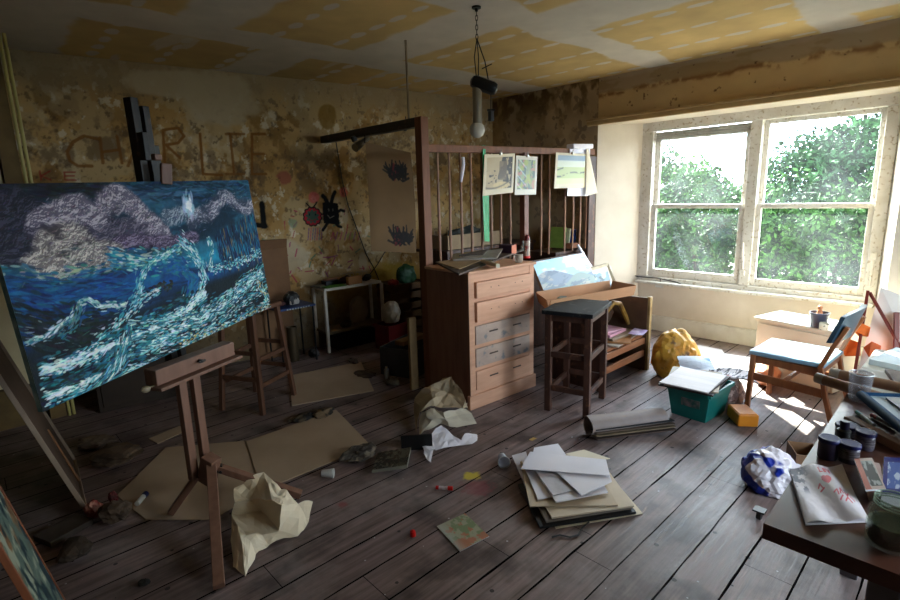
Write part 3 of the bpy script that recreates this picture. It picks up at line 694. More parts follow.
    clouds([(-20, 215), (20, 210), (40, 225), (10, 245), (45, 245)], 90, .055, .035, (.06, .06, .10), (.13, .13, .19), (.24, .24, .32))
    clouds([(50, 232), (90, 228), (130, 232), (170, 240)], 70, .045, .022, (.14, .12, .19), (.28, .26, .34), (.46, .43, .50))
    clouds([(45, 222), (60, 212), (80, 210), (95, 214), (105, 205), (118, 199), (132, 208), (145, 220), (165, 232)], 60, .036, .010, (.26, .24, .31), (.42, .39, .46), (.74, .70, .74))
    clouds([(120, 243), (160, 243), (195, 238)], 36, .026, .010, (.13, .09, .18), (.30, .25, .35), (.56, .50, .60))
    clouds([(165, 215), (185, 215), (200, 222)], 18, .030, .012, (.10, .24, .32), (.32, .38, .46), (.62, .66, .72))
    clouds([(195, 224), (208, 214), (216, 203), (226, 200), (238, 204), (252, 206)], 50, .034, .011, (.22, .24, .32), (.44, .44, .52), (.80, .78, .82))
    clouds([(35, 268), (45, 258), (58, 243), (70, 234), (80, 236), (95, 250), (115, 253), (85, 262), (50, 266)], 80, .040, .014, (.30, .27, .28), (.52, .48, .48), (.84, .80, .76))
    crest([(0, 268), (60, 278), (130, 262), (180, 250)], 260, .018, [(.12, .30, .34), (.45, .58, .56), (.20, .42, .50), (.66, .70, .66)], .03, .006)
    # moon glare
    m_ = cuv(189, 206)
    for k in range(60): dab(m_[0]+rs.randn()*.014, m_[1]+rs.randn()*.030, 1.4+rs.randn()*.3, .035, .012, jc((.72, .82, .90), .05), .5)
    for k in range(25): dab(m_[0]+rs.randn()*.006, m_[1]+rs.randn()*.015, rs.uniform(0, 3), .016, .010, (.97, .98, 1), .8)
    # calm blue water
    crest([(0, 292), (60, 296), (130, 285)], 420, .045, [(.03, .14, .32), (.04, .26, .50), (.05, .34, .58), (.08, .42, .60)], .05, .006, al=.6)
    crest([(110, 258), (150, 262), (190, 262)], 260, .030, [(.10, .46, .60), (.22, .60, .66), (.06, .34, .52), (.75, .86, .84)], .03, .005)
    crest([(5, 320), (60, 335), (120, 330)], 380, .055, [(.03, .07, .09), (.06, .12, .14), (.10, .18, .20)], .04, .007, al=.7)
    crest([(10, 330), (80, 345), (150, 318)], 90, .06, [(.45, .56, .57), (.28, .42, .44)], .022, .0025)
    # cliff
    A_, B_, C_, D_ = cuv(215, 236), cuv(264, 208), cuv(266, 262), cuv(222, 270)
    for k in range(700):
        f, g = rs.rand(), rs.rand(); x = (A_[0]*(1-f)+B_[0]*f)*(1-g)+(D_[0]*(1-f)+C_[0]*f)*g; y = (A_[1]*(1-f)+B_[1]*f)*(1-g)+(D_[1]*(1-f)+C_[1]*f)*g
        col = [(.05, .12, .26), (.07, .18, .36), (.04, .08, .16), (.08, .36, .50), (.16, .50, .60), (.60, .46, .24)][[0, 0, 1, 1, 2, 2, 3, 4, 0, 5][rs.randint(10)]]
        dab(x, y, 1.57+rs.randn()*.12, .045*rs.uniform(.4, 1.2), .0055, jc(col, .02), .8)
    W1 = (.90, .94, .93); T1 = (.25, .62, .68); T2 = (.12, .42, .50); T3 = (.55, .80, .80); K1 = (.04, .10, .14)
    # curling wave: column of spray, hollow and lip
    crest([(178, 238), (190, 248), (200, 262), (205, 280), (196, 298), (180, 310)], 520, .022, [W1, T1, T3, T2, W1], .018, .004)
    crest([(208, 236), (212, 250), (210, 270)], 180, .012, [W1, T1, T2], .018, .004)
    crest([(180, 246), (165, 255), (150, 262), (143, 275), (138, 292), (128, 305)], 240, .013, [T1, T3, W1, T2], .02, .004)
    crest([(160, 268), (180, 266), (195, 280), (188, 296)], 260, .022, [(.05, .30, .52), (.08, .40, .60), T2], .03, .006, al=.75)
    crest([(148, 290), (160, 284), (172, 285), (160, 292)], 60, .008, [(.10, .11, .12), (.20, .22, .22)], .016, .006)
    # crests of the swell, from the small one at left to the big breaker
    crest([(28, 344), (50, 334), (68, 320), (80, 302), (88, 300), (100, 306), (125, 305)], 260, .009, [W1, (.62, .74, .74), T2], .02, .004)
    crest([(80, 306), (75, 322), (60, 336)], 120, .014, [(.35, .52, .54), T2, K1], .02, .004)
    crest([(92, 344), (112, 328), (130, 312), (142, 298), (160, 290)], 300, .013, [W1, T1, T3, K1], .02, .004)
    crest([(110, 340), (150, 316), (185, 300)], 260, .016, [K1, T2, (.08, .22, .27)], .03, .006)
    for pts, n_, wd in (([(40, 372), (80, 360), (110, 346), (150, 330), (185, 312), (205, 292)], 1000, .020), ([(45, 398), (75, 388), (105, 372), (125, 352), (160, 340), (200, 318), (235, 296), (262, 272)], 1300, .026)):
        crest(pts, n_//4, wd*1.8, [K1, T2], .03, .008, al=.8); crest(pts, n_, wd, [W1, W1, T3, T1, T2], .020, .0034); crest(pts, n_//4, wd*.4, [W1], .022, .004)
    crest([(48, 386), (85, 374), (120, 360), (150, 338)], 420, .012, [K1, (.10, .22, .26), T2], .03, .005)
    for k, (y0, y1) in enumerate(((402, 300), (408, 312), (400, 286), (395, 272), (385, 262))):
        crest([(60+k*14, y0-k*4), (130, y0-30-k*8), (200, (y0+y1)/2-8), (268, y1)], 560, .018, [W1, T3, T1, T2, T2, K1, (.30, .42, .46)], .030, .0034)
    crest([(180, 345), (230, 325), (270, 304)], 240, .020, [(.80, .66, .34), (.62, .56, .38), T1, W1], .018, .0038)
    crest([(258, 280), (268, 300)], 90, .02, [(.80, .66, .34), W1, T1], .016, .0038)
    crest([(210, 270), (240, 262), (264, 252)], 260, .020, [W1, T3, T1], .013, .004)
    return c*(.93+.14*fbm(u*90, v*60, 2, 106))[..., None]
easel = thing('easel', 'wooden studio easel standing left, holding the big seascape canvas', 'easel', (.74, 2.62, 0))
cv = thing('canvas_painting', 'large unframed painting of a stormy sea resting on the easel', 'painting', (.787, 2.81, .877))
cU = BR-BL; cV = TR-BR; cN = cU.cross(cV).normalized()
if cN.dot(Vector((0, -1, 0))) < 0: cN = -cN
off = BL-Vector((.787, 2.81, .877))
painted('painted_face', tuple(off+cN*.001), tuple(cU), tuple(cV), 760, 400, sea_fn, colmat('oil_paint', .55, .3, .2), cv)
bm = BM(); P = [BL, BR, TR, TL]; slab(bm, P, -cN, .022); local(bm, cv); link('stretcher', bm, mat('canvas_edge', (.50, .56, .52), (.30, .42, .42), scale=20, rough=.7), cv)
# easel
er = Vector((.486, .239, 0)).normalized(); ef = Vector((er.y, -er.x, 0)); ef = ef if ef.y < 0 else -ef
back = -ef
tb = Vector((.738, 2.745, 0))
bm = BM(); T0 = Vector((.545, 2.60, 0)); T1 = Vector((.985, 2.818, 0))
for dz, hh, dp, w in ((.812, .075, .035, .05),): bar(bm, T0+Vector((0, 0, dz))+back*.0, T1+Vector((0, 0, dz)), .075, .075, bev=.004)
local(bm, easel); tray = link('tray_box', bm, easel_w, easel)
bm = BM(); bar(bm, T0+Vector((0, 0, .762))+ef*.015-er*.01, T1+Vector((0, 0, .762))+ef*.015+er*.02, .11, .016, bev=.003); local(bm, easel); link('tray_ledge', bm, easel_w, easel)
bm = BM(); k0 = (T0+T1)/2+ef*.05+Vector((0, 0, .82)); tube(bm, [k0-ef*.015, k0+ef*.012], .009, 10); bar(bm, k0+ef*.012-er*.02, k0+ef*.012+er*.02, .008, .012, bev=.003); local(bm, easel); link('wing_screw', bm, black_pl, easel)
bm = BM(); k1 = T0+Vector((0, 0, .768))-er*.03; lathe(bm, [(.006, -.02), (.014, -.012), (.016, 0), (.012, .014), (.004, .018)], 12, k1, R=Ry(PI/2)); bar(bm, k1, k1+er*.05, .01, .01); local(bm, easel); link('knob', bm, mat('grubby_cream', (.62, .56, .45), rough=.5), easel, True)
for s in (-1, 1):
    bm = BM(); a = tb+er*(s*.043)+Vector((0, 0, .19)); bar(bm, a, a+Vector((0, 0, .60)), .032, .045, up=er, bev=.003); local(bm, easel); link('upright', bm, easel_w, easel)
bm = BM(); tm = tb+back*.165+er*.085; bar(bm, tm+er*-.02+Vector((0, 0, .75)), tm+er*-.045+Vector((0, 0, 2.09)), .05, .04, up=er, bev=.003)
bar(bm, tm+er*.045+Vector((0, 0, .75)), tm+er*.02+Vector((0, 0, 2.06)), .035, .035, up=er, bev=.003); local(bm, easel); mast = link('mast', bm, black_paint, easel)
bm = BM(); bar(bm, tm-er*.045+ef*.02+Vector((0, 0, 1.80)), tm-er*.045+ef*.02+Vector((0, 0, 1.93)), .09, .03, up=er, bev=.003); bar(bm, tm+er*.045+Vector((0, 0, 1.70)), tm+er*.045+Vector((0, 0, 1.88)), .025, .05, up=er, bev=.003)
local(bm, easel); link('slider', bm, black_paint, easel)
bm = BM(); bar(bm, tm+er*.005+ef*.07+Vector((0, 0, 1.74)), tm+er*.05+ef*.09+Vector((0, 0, 1.735)), .03, .10, bev=.004); bar(bm, tm+er*.01+ef*.03+Vector((0, 0, 1.82)), tm+er*.05+ef*.03+Vector((0, 0, 1.82)), .03, .03, bev=.004); local(bm, easel); link('top_clamp', bm, easel_w, easel)
J = tb+ef*.03+Vector((0, 0, .20))
bm = BM(); bar(bm, J+ef*.01+Vector((0, 0, -.04)), J+ef*.06+Vector((0, 0, .10)), .075, .07, up=er, bev=.004); local(bm, easel); link('foot_block', bm, easel_w, easel)
bm = BM()
for k in range(5): tube(bm, [J+ef*(.05+.01*k)+er*(.02+.015*math.cos(k*2))+Vector((0, 0, .02+.02*math.sin(k*3))), J+ef*(.06)+er*(.055+.01*math.sin(k))+Vector((0, 0, .03*math.cos(k*2)))], .008, 6)
local(bm, easel); link('knotted_cloth', bm, black_pl, easel)
for nm, a, b_ in (('front', J+ef*.055+Vector((0, 0, .07)), Vector((.566, 2.06, .02))), ('right', J+er*.03+ef*.04+Vector((0, 0, .03)), Vector((1.14, 2.44, .02))), ('rear', J+back*.02-er*.03, Vector((.585, 2.79, .015)))):
    bm = BM(); bar(bm, a, b_, .046, .034, bev=.003); local(bm, easel); link('leg', bm, easel_w, easel)

# ------------------------------------------------------------ chest of drawers
ch = thing('chest_of_drawers', 'tall bare pine chest of five drawers with a pale sanded front', 'chest of drawers', (2.61, 2.575, 0), math.radians(-3.5))
W, D, H = .71, .50, 1.05
side_m = wood('chest_side_wood', (.56, .40, .32), (.48, .33, .26), rough=.65, axis='z', bump=.06)
bm = BM(); box(bm, (.012, D/2, H/2), (.024, D-.01, H-.02)); box(bm, (W-.012, D/2, H/2), (.024, D-.01, H-.02)); box(bm, (W/2, D-.012, H/2), (W-.05, .02, H-.03)); link('carcass', bm, side_m, ch)
bm = BM()
for x0 in (.028, W-.028): box(bm, (x0, .014, H/2), (.055, .028, H-.01), bev=.003)
zs = [.125, .305, .48, .655, .835, 1.0]
for z_ in zs: box(bm, (W/2, .016, z_), (W-.10, .024, .028 if z_ < .99 else .06))
link('face_frame', bm, pine, ch)
bm = BM(); box(bm, (W/2, .005, .055), (W+.035, .035, .11), bev=.006); box(bm, (W+.012, D/2, .055), (.02, D, .11), bev=.004); link('plinth', bm, pine, ch)
bm = BM(); box(bm, (W/2, D/2-.008, H-.008), (W+.025, D+.02, .022), bev=.006); link('top', bm, pine, ch)
stripped = mat('stripped_grey_pine', (.74, .64, .57), (.64, .55, .50), scale=6, rough=.65, stretch=(.4, 1, 1.4), c3=(.50, .49, .49), s3=16)
for i, (z0, z1) in enumerate(zip(zs, zs[1:])):
    a = z0+.016; b2 = z1-(.016 if i < 4 else .032); pull = .0 if i < 3 else .018
    bm = BM(); box(bm, (W/2, .0-pull/2+.004, (a+b2)/2), (W-.115, .022+pull, b2-a), bev=.004); 
    dw = link('drawer', bm, stripped if i in (1, 2) else pine, ch)
    if i in (1, 2): dw['label'] = 'greyer drawer front with old paint marks'
    bm = BM()
    for x0 in (.24, .50):
        for dx in (-.04, .04): lathe(bm, [(.0035, 0), (.0035, .004)], 8, (x0+dx, -.008-pull, (a+b2)/2+.01), R=Rx(PI/2))
    if i < 3:
        for x0 in (.24, .50): box(bm, (x0, -.0078-pull, (a+b2)/2+.01), (.09, .0015, .012))
    link('handle_mark', bm, mat('handle_scar', (.34, .27, .24), rough=.7), dw)

def leather(nm, c): return mat(nm, c, tuple(v*.8 for v in c), rough=.6)
# on the chest
z0 = H+.004
def cornered(P, z, th, name, m, label, cat, group=None):
    bm = BM(); slab(bm, [Vector((gz(x, y, z).x, min(gz(x, y, z).y, 3.12), z)) for x, y in P], (0, 0, 1), th)
    return solo(name, bm, m, label, cat, group=group)
cornered([(424, 262), (459, 275.5), (520, 252), (492, 247)], z0, .012, 'portfolio', mat('brown_portfolio', (.30, .22, .17), (.25, .18, .14), rough=.6), 'dark brown flat portfolio overhanging the chest corner', 'portfolio')
cornered([(437, 262.5), (459, 269.5), (497, 254.5), (478, 250)], z0+.014, .004, 'drawing_board', mat('kraft', (.62, .50, .34), (.56, .44, .3), rough=.8), 'tan sheet of card lying on the dark portfolio', 'card')
def tilted(P3, th, name, m, label, cat, nrm=(0, 0, 1), group=None):
    bm = BM(); slab(bm, P3, nrm, th); return solo(name, bm, m, label, cat, group=group)
t = thing('thin_picture', 'thin grey frame lying face down on top of the chest boards', 'picture', gz(485, 256, z0+.02))
def zz(x, y, z): q = gz(x, y, z); return Vector((q.x, min(q.y, 3.12), z))
bm = BM(); Q = [zz(453, 261, z0+.02), zz(497, 259, z0+.02), zz(503, 249, z0+.045), zz(462, 250, z0+.035)]; slab(bm, Q, (0, 0, 1), .012); local(bm, t); link('frame', bm, mat('pale_grey_frame', (.60, .56, .52), (.52, .48, .45), rough=.5), t)
bm = BM(); Q2 = [zz(459, 256.5, z0+.034), zz(483, 255.5, z0+.036), zz(487, 250, z0+.046), zz(465, 250.5, z0+.043)]; slab(bm, Q2, (0, 0, 1), .012); local(bm, t); link('backing', bm, mat('dusty_brown', (.36, .30, .26), rough=.8), t)
bm = BM(); a = zz(498, 266, 1.075); tube(bm, [a, a+Vector((.14, .28, .0))], .017, 18); t = solo('paper_roll', bm, cream_p, 'rolled paper tube end poking out under the boards on the chest', 'paper roll', smooth=True)
# mug
p = gz(519, 263, H); t = thing('mug', 'small white mug with worn pattern on the chest top', 'mug', (p.x, p.y, H+.004))
bm = BM(); lathe(bm, [(.024, 0), (.031, .008), (.033, .065), (.030, .065), (.028, .01), (0, .008)], 24); link('body', bm, mat('worn_white_glaze', (.72, .66, .58), (.58, .48, .42), scale=25, rough=.3), t, True)
bm = BM(); tube(bm, [Vector((-.032-.018*math.sin(a*PI/8), 0, .012+.042*a/8)) for a in range(9)], .004, 8); link('handle', bm, MATS['worn_white_glaze'], t, True)
# spray can
p = gz(527, 258.5, H); t = thing('spray_can', 'tall red and white aerosol can on the chest', 'can', (p.x, p.y, H+.004))
bm = BM(); lathe(bm, [(.026, 0), (.027, .004), (.027, .016), (.026, .02)], 24); link('base_rim', bm, red_pl, t, True)
bm = BM(); lathe(bm, [(.025, .02), (.025, .15), (.018, .162)], 24); link('body', bm, mat('can_label', (.72, .62, .55), (.60, .20, .16), scale=22, rough=.35, lo=.5, hi=.58), t, True)
bm = BM(); lathe(bm, [(.0255, .148), (.0255, .164), (.019, .178), (.019, .188), (.010, .196), (0, .198)], 24); link('cap', bm, mat('dark_red_cap', (.42, .09, .08), rough=.35), t, True)
# tea box
p = gz(506, 254, H); t = thing('small_box', 'small card box, dark side and orange end, on chest', 'box', (p.x-.01, min(p.y, 3.0), H+.004), math.radians(4))
bm = BM(); box(bm, (0, .05, .045), (.075, .14, .08), bev=.002); link('body', bm, mat('plum_card', (.22, .12, .19), rough=.5), t)
bm = BM(); box(bm, (0, -.022, .045), (.072, .004, .077)); link('end_label', bm, mat('orange_card', (.86, .48, .33), (.80, .42, .28), rough=.5), t)
p = gz(491, 250, H); t = thing('glass_bottle', 'small clear glass bottle beside the plum and orange box', 'bottle', (p.x, min(p.y, 3.02), H+.018))
bm = BM(); lathe(bm, [(.022, 0), (.024, .005), (.024, .04), (.010, .058), (.010, .075)], 20); link('body', bm, glassmat('clear_glass', (.86, .86, .82), .25), t, True)
bm = BM(); lathe(bm, [(.012, .073), (.012, .09), (0, .09)], 16); link('stopper', bm, white_pl, t, True)
p = gz(514, 261, H); bm = BM(); lathe(bm, [(.010, 0), (.010, .03), (.007, .036), (.004, .05), (0, .051)], 14); solo('paint_tube', bm, mat('orange_white', (.85, .78, .72), (.8, .4, .25), scale=40, rough=.4), 'tiny white nozzle bottle beside the mug', 'bottle', (p.x, p.y, H+.004), smooth=True)

# ------------------------------------------------------------ spindled screen behind the chest
YS = 3.15; s = thing('spindle_screen', 'tall wooden screen of thin spindles running behind the chest to the wall', 'screen', (3.95, YS, 0))
def inl(bm, t): return local(bm, t)
bm = BM(); bar(bm, (2.76, YS, 1.955), (5.17, YS, 2.005), .045, .06, bev=.005); link('top_rail', inl(bm, s), red_wood, s)
bm = BM(); box(bm, (3.965, YS+.012, .485), (2.40, .02, .89)); 
for k in range(8): box(bm, (2.9+k*.30, YS-.002, .485), (.006, .012, .88))
link('lower_panel', inl(bm, s), dark_wood, s)
bm = BM(); box(bm, (3.96, YS-.01, 1.47), (.065, .06, .98), bev=.004); link('post', inl(bm, s), mat('mid_red_wood', (.46, .25, .18), (.38, .2, .14), rough=.5), s)
bm = BM(); box(bm, (5.12, YS-.01, .98), (.13, .05, 1.96), bev=.004); link('post', inl(bm, s), dark_wood, s)
for px in (439, 450, 461, 471.5, 482, 491, 501, 510, 541, 549, 565, 573, 580, 586):
    q = gy(px, 205, YS); bm = BM()
    tube(bm, [(q.x, YS, .97), (q.x+.006*math.sin(px), YS, 1.3), (q.x-.005*math.cos(px), YS, 1.65), (q.x, YS, 1.95)], [.010, .012, .010, .008], 8); link('spindle', inl(bm, s), mat('spindle_wood', (.60, .44, .33), (.48, .33, .25), rough=.5), s, True)
# newel post and beam reaching the far wall
s = thing('beam_frame', 'dark post beside the chest carrying a beam to the far wall', 'beam', (2.70, 3.13, 0))
bm = BM(); box(bm, (0, 0, 1.09), (.075, .075, 2.18), bev=.004); link('post', bm, red_wood, s)
bm = BM(); bar(bm, (2.70, 3.10, 2.145), (2.93, fary(2.93)-.03, 2.19), .07, .07, bev=.004); local(bm, s); link('beam', bm, black_paint, s)
bm = BM(); bar(bm, (2.72, 3.3, 2.18), (2.72, 3.3, CZ-.01), .012, .012)
solo('hanging_rod', bm, mat('grey_rod', (.50, .43, .33), rough=.6), 'thin pale rod running from the dark beam up to the ceiling', 'rod')
# green ribbon
bm = BM(); q0 = gy(484, 149, YS-.03); q1 = gy(484, 195, YS-.035); q2 = gy(487, 242, YS-.035)
slab(bm, [q0+Vector((-.018, 0, 0)), q0+Vector((.018, 0, 0)), q1+Vector((.024, 0, 0)), q1+Vector((-.020, 0, 0))], (0, -1, 0), .003)
slab(bm, [q1+Vector((-.020, 0, 0)), q1+Vector((.055, -.004, 0)), q2+Vector((.030, 0, 0)), q2+Vector((-.035, 0, .01))], (0, -1, 0), .003)
box(bm, (q0.x, YS, 1.999), (.036, .06, .004))
solo('green_ribbon', bm, mat('green_ribbon', (.02, .55, .30), (.02, .62, .36), scale=30, rough=.35, bump=.3), 'bright green ribbon hanging down from the screen rail', 'ribbon')

def art(nm, fn, P, th, label, m='art_paper', nu=90, nv=110, clip=True, cat='drawing', group=None, rough=.45):
    """flat picture: four corners BL, BR, TR, TL; painted front, card back"""
    BL_, BR_, TR_, TL_ = [Vector(p) for p in P]; o_ = BL_.copy()
    t = thing(nm, label, cat, (BL_+BR_)/2, 0, group); U = BR_-BL_; V = TL_-BL_; N = U.cross(V).normalized(); o_ = BL_-(BL_+BR_)/2
    painted('picture', tuple(o_+N*.0015), tuple(U), tuple(V), nu, nv, fn, colmat('art_'+m, rough), t)
    bm = BM(); slab(bm, [BL_, BR_, BR_+V, TL_], -N, th); local(bm, t); link('backing', bm, card_m, t)
    if clip:
        c0 = TL_+U*.5; bm = BM(); box(bm, c0+Vector((0, -.004, .0))+N*.004, (.028, .018, .022), bev=.003)
        tube(bm, [c0+N*.008+Vector((-.008, 0, .008)), c0+N*.014+Vector((0, 0, .038)), c0+N*.008+Vector((.008, 0, .008))], .0025, 6); local(bm, t); link('bulldog_clip', bm, steel, t)
    return t
def street_fn(u, v):
    c = const(u, (.80, .74, .62)); bd = (u > .08)*(u < .93)*(v > .13)*(v < .92)
    c = mixc(c, (.66, .57, .43), bd*(.5+.5*fbm(u*5, v*5, 4, 201)))
    c = mixc(c, (.16, .14, .13), bd*(u > .60-.25*(1-v))*ss(.42, .5, fbm(u*12, v*9, 5, 203)+.18*(u-.5)))
    c = mixc(c, (.40, .33, .25), bd*(np.abs(u-.62) < .13)*(v < .82)*(v > .35)*.8)
    c = mixc(c, (.14, .13, .12), bd*(u < .42)*(v > .28)*(v < .6)*ss(.58, .62, fbm(u*16, v*16, 4, 205)))
    c = mixc(c, (.80, .70, .50), bd*(1-ss(.8, 1, np.hypot((u-.58)/.3, (v-.22)/.1)))*.9)
    c = mixc(c, (.20, .17, .15), np.exp(-((v-.16-.5*(u-.3)**2)/.02)**2)*bd*.7)
    return c
def green_fn(u, v):
    c = const(u, (.80, .77, .71)); bd = (u > .1)*(u < .9)*(v > .14)*(v < .9)
    c = mixc(c, (.55, .60, .47), bd*1.); c = mixc(c, (.33, .40, .40), bd*ss(.52, .6, fbm(u*9, v*9, 5, 211)))
    c = mixc(c, (.62, .66, .38), bd*ss(.55, .62, fbm(u*7+3, v*7, 5, 213))); c = mixc(c, (.70, .50, .45), bd*ss(.62, .66, fbm(u*10+5, v*10, 5, 215)))
    c = mixc(c, (.90, .93, .98), bd*(ss(.9, 1., np.abs(np.sin(u*9+v*14)))*.5*(u < .5)))
    return c
def hill_fn(u, v):
    c = const(u, (.74, .68, .56)); bd = (u > .06)*(u < .95)*(v > .12)*(v < .93)
    c = mixc(c, (.62, .65, .42), bd*1.); c = mixc(c, (.45, .52, .58), bd*ss(.72, .8, v)); c = mixc(c, (.75, .76, .72), bd*(v > .6)*(v < .78)*.8)
    c = mixc(c, (.16, .19, .13), bd*np.exp(-((v-.34-.15*u+.03*np.sin(u*9))/.022)**2)*ss(.4, .5, fbm(u*9, v*9, 4, 221))); c = mixc(c, (.74, .74, .55), bd*(v < .28)*.8)
    c = mixc(c, (.20, .23, .16), bd*(u < .25)*np.exp(-((v-.5-.3*u)/.02)**2))
    return c
def fl(x, y, Y): return gy(x, y, Y)
art('ink_drawing', street_fn, [fl(482.5, 196, 3.085), fl(513, 192.5, 3.085), fl(513, 152.5, 3.105), fl(484.5, 154.5, 3.105)], .003, 'ink drawing of a dark street, left of the three clipped to the rail')
art('green_sketch', green_fn, [fl(514.5, 195, 3.08), fl(536, 194.5, 3.08), fl(536, 156, 3.10), fl(516, 155.5, 3.10)], .003, 'narrow glossy green sketch clipped to the rail, middle of three')
art('landscape_sketch', hill_fn, [fl(554, 188.5, 3.08), fl(585, 187.5, 3.08), fl(586, 153.5, 3.10), fl(556, 152.5, 3.10)], .003, 'pale green landscape sketch hanging at the right end of the rail')
# cream cloth thrown over the end of the rail
t = thing('cream_folder', 'cream paper folder draped over the right end of the screen rail', 'folder', gy(588, 196, 3.06))
bm = BM(); P = [fl(567, 196, 3.105), fl(588, 196, 3.10), fl(590, 148, 3.12), fl(570, 147, 3.12)]; slab(bm, P, (0, -1, 0), .003); local(bm, t); link('back_sheet', bm, white_p, t)
bm = BM(); P = [fl(586, 196, 3.06), fl(597.5, 193, 3.02), fl(588, 147, 3.12), fl(586.5, 150, 3.095)]; slab(bm, P, (-.3, -1, 0), .003); local(bm, t); link('flap', bm, cream_p, t)
bm = BM(); a = fl(570, 146.5, 3.12); b_ = fl(590, 146.5, 3.12); bar(bm, a, b_, .09, .05, bev=.01); local(bm, t); link('fold', bm, white_p, t)
bm = BM(); a = fl(463, 157, 3.10); b_ = fl(461, 182, 3.10)
tube(bm, [a, a.lerp(b_, .3)+Vector((.012, 0, 0)), a.lerp(b_, .7)+Vector((.004, 0, 0)), b_], [.012, .014, .014, .010], 8)
solo('paper_strip', bm, white_p, 'curled white paper strip hanging from a nail on the rail', 'paper strip', smooth=True)

# shelf behind the screen with boxes and files
t = thing('long_bench', 'dark long bench behind the spindle screen, carrying boxes', 'bench', (4.40, 4.15, 0))
bm = BM(); box(bm, (0, 0, 1.005), (1.50, .5, .03)); link('top', bm, dark_wood, t)
for sx_ in (-1, 1):
    bm = BM(); box(bm, (sx_*.70, 0, .495), (.05, .46, .99)); link('side', bm, dark_wood, t)
def openbox(bm, c, s, th=.008, base=True):
    x, y, z = c; w, d, h = s
    box(bm, (x, y-d/2+th/2, z+h/2), (w, th, h)); box(bm, (x, y+d/2-th/2, z+h/2), (w, th, h)); box(bm, (x-w/2+th/2, y, z+h/2), (th, d-2*th, h)); box(bm, (x+w/2-th/2, y, z+h/2), (th, d-2*th, h))
    if base: box(bm, (x, y, z+th/2), (w-2*th, d-2*th, th))
t = thing('wooden_tray', 'pale wooden tray of dark odds and ends behind the spindles', 'tray', (4.17, 4.12, 1.022))
bm = BM(); openbox(bm, (0, 0, 0), (.86, .28, .15), .012); link('tray', bm, mat('pale_box', (.56, .47, .34), (.5, .4, .3), rough=.7), t)
bm = crumple_ball(.38, .12, .13, 5, 8, .5); bmesh.ops.translate(bm, vec=(0, 0, .015), verts=bm.verts); link('dark_contents', bm, mat('dark_stuff', (.08, .09, .08), (.14, .16, .13), scale=16, rough=.7), t)
FZ = gy(570, 246, 3.45).z
t = thing('tall_cupboard', 'dark narrow cupboard behind the spindles in the corner, carrying files', 'cupboard', (4.93, 3.47, 0))
bm = BM(); box(bm, (0, 0, FZ/2-.01), (.50, .38, FZ-.02), bev=.004); link('body', bm, dark_wood, t)
bm = BM(); box(bm, (0, -.2, FZ/2-.03), (.44, .015, FZ-.12), bev=.004); link('door', bm, dark_wood, t)
for i, (px, c, w, h, a, lb) in enumerate(((561, (.55, .66, .30), .02, .24, .22, 'lime green folder leaning behind the spindles'), (566, (.80, .78, .66), .02, .22, .2, 'cream folder beside the lime green one behind the spindles'), (570.5, (.06, .30, .78), .08, .20, 0, 'blue box file behind the spindles, left of two'), (579.5, (.08, .36, .85), .10, .215, 0, 'brighter blue box file behind the spindles, right of two'))):
    q = gy(px, 245, 3.45); bm = BM(); box(bm, (0, 0, h/2), (w, .2, h), Ry(a), bev=.003); bz = min(v.co.z for v in bm.verts)
    bmesh.ops.translate(bm, vec=(0, 0, -bz), verts=bm.verts); solo('box_file' if i > 1 else 'folder', bm, mat('file%d' % i, c, rough=.4), lb, 'folder' if i < 2 else 'box file', (q.x, 3.50, FZ-.008))
solo('small_carton', B(.16, .07, .06), mat('peach_card', (.66, .42, .30), rough=.7), 'peach cardboard carton in front of the blue box files', 'carton', (gy(573, 250, 3.33).x, 3.34, FZ-.008))

# ------------------------------------------------------------ pendant lamp
t = thing('pendant_lamp', 'rise-and-fall pendant lamp, metal tube with a round bulb, hanging from the ceiling', 'pendant lamp', (2.64, 2.48, CZ))
lx, ly = 0, 0; r_ = Vector((RT.x, RT.y, 0)).normalized()
bm = BM(); lathe(bm, [(.03, -.012), (.03, -.002)], 16); tube(bm, [(0, 0, -.01), (0, 0, -.03)], .01, 8); link('ceiling_rose', bm, black_pl, t)
for k in range(6):
    bm = BM(); pts = [Vector((0, 0, -.04-k*.028))+((r_ if k % 2 else Vector((-r_.y, r_.x, 0)))*(.008*math.cos(a*PI/4))+Vector((0, 0, .019*math.sin(a*PI/4)))) for a in range(8)]; tube(bm, pts, .0022, 6, closed=True); link('chain_link', bm, black_pl, t)
for dx, e in ((-.012, -.005), (.006, .005)):
    bm = BM(); tube(bm, [(0, 0, -.19), r_*dx*1.5+Vector((0, 0, -.30)), r_*e+Vector((0, 0, -.455))], .0035, 6); link('cord', bm, black_pl, t)
bm = BM(); tube(bm, [(0, 0, -.19), r_*.05+Vector((0, 0, -.33)), r_*.075+Vector((0, 0, -.47))], .004, 6); box(bm, r_*.062+Vector((0, 0, -.36)), (.07, .006, .006), Rz(math.atan2(r_.y, r_.x)) @ Ry(-.4)); link('cord', bm, black_pl, t)
bm = BM()
R2 = Rz(math.atan2(r_.y, r_.x)) @ Ry(.35)
a0 = Vector((0, 0, -.46)); 
pts = []
for s_, w in ((-1, .0), (1, .0)):
    pass
vs = box(bm, (.045, 0, 0), (.19, .09, .085), None, bev=.035); bmesh.ops.rotate(bm, cent=(0, 0, 0), matrix=R2, verts=bm.verts); bmesh.ops.translate(bm, vec=a0+Vector((0, 0, .0)), verts=bm.verts); link('pulley_housing', bm, black_pl, t, True)
bm = BM(); lathe(bm, [(.030, -.73), (.031, -.70), (.031, -.46), (.028, -.455)], 24, r_*-.005); link('metal_tube', bm, mat('brushed_tube', (.55, .50, .43), (.48, .44, .37), rough=.45, metal=.3), t, True)
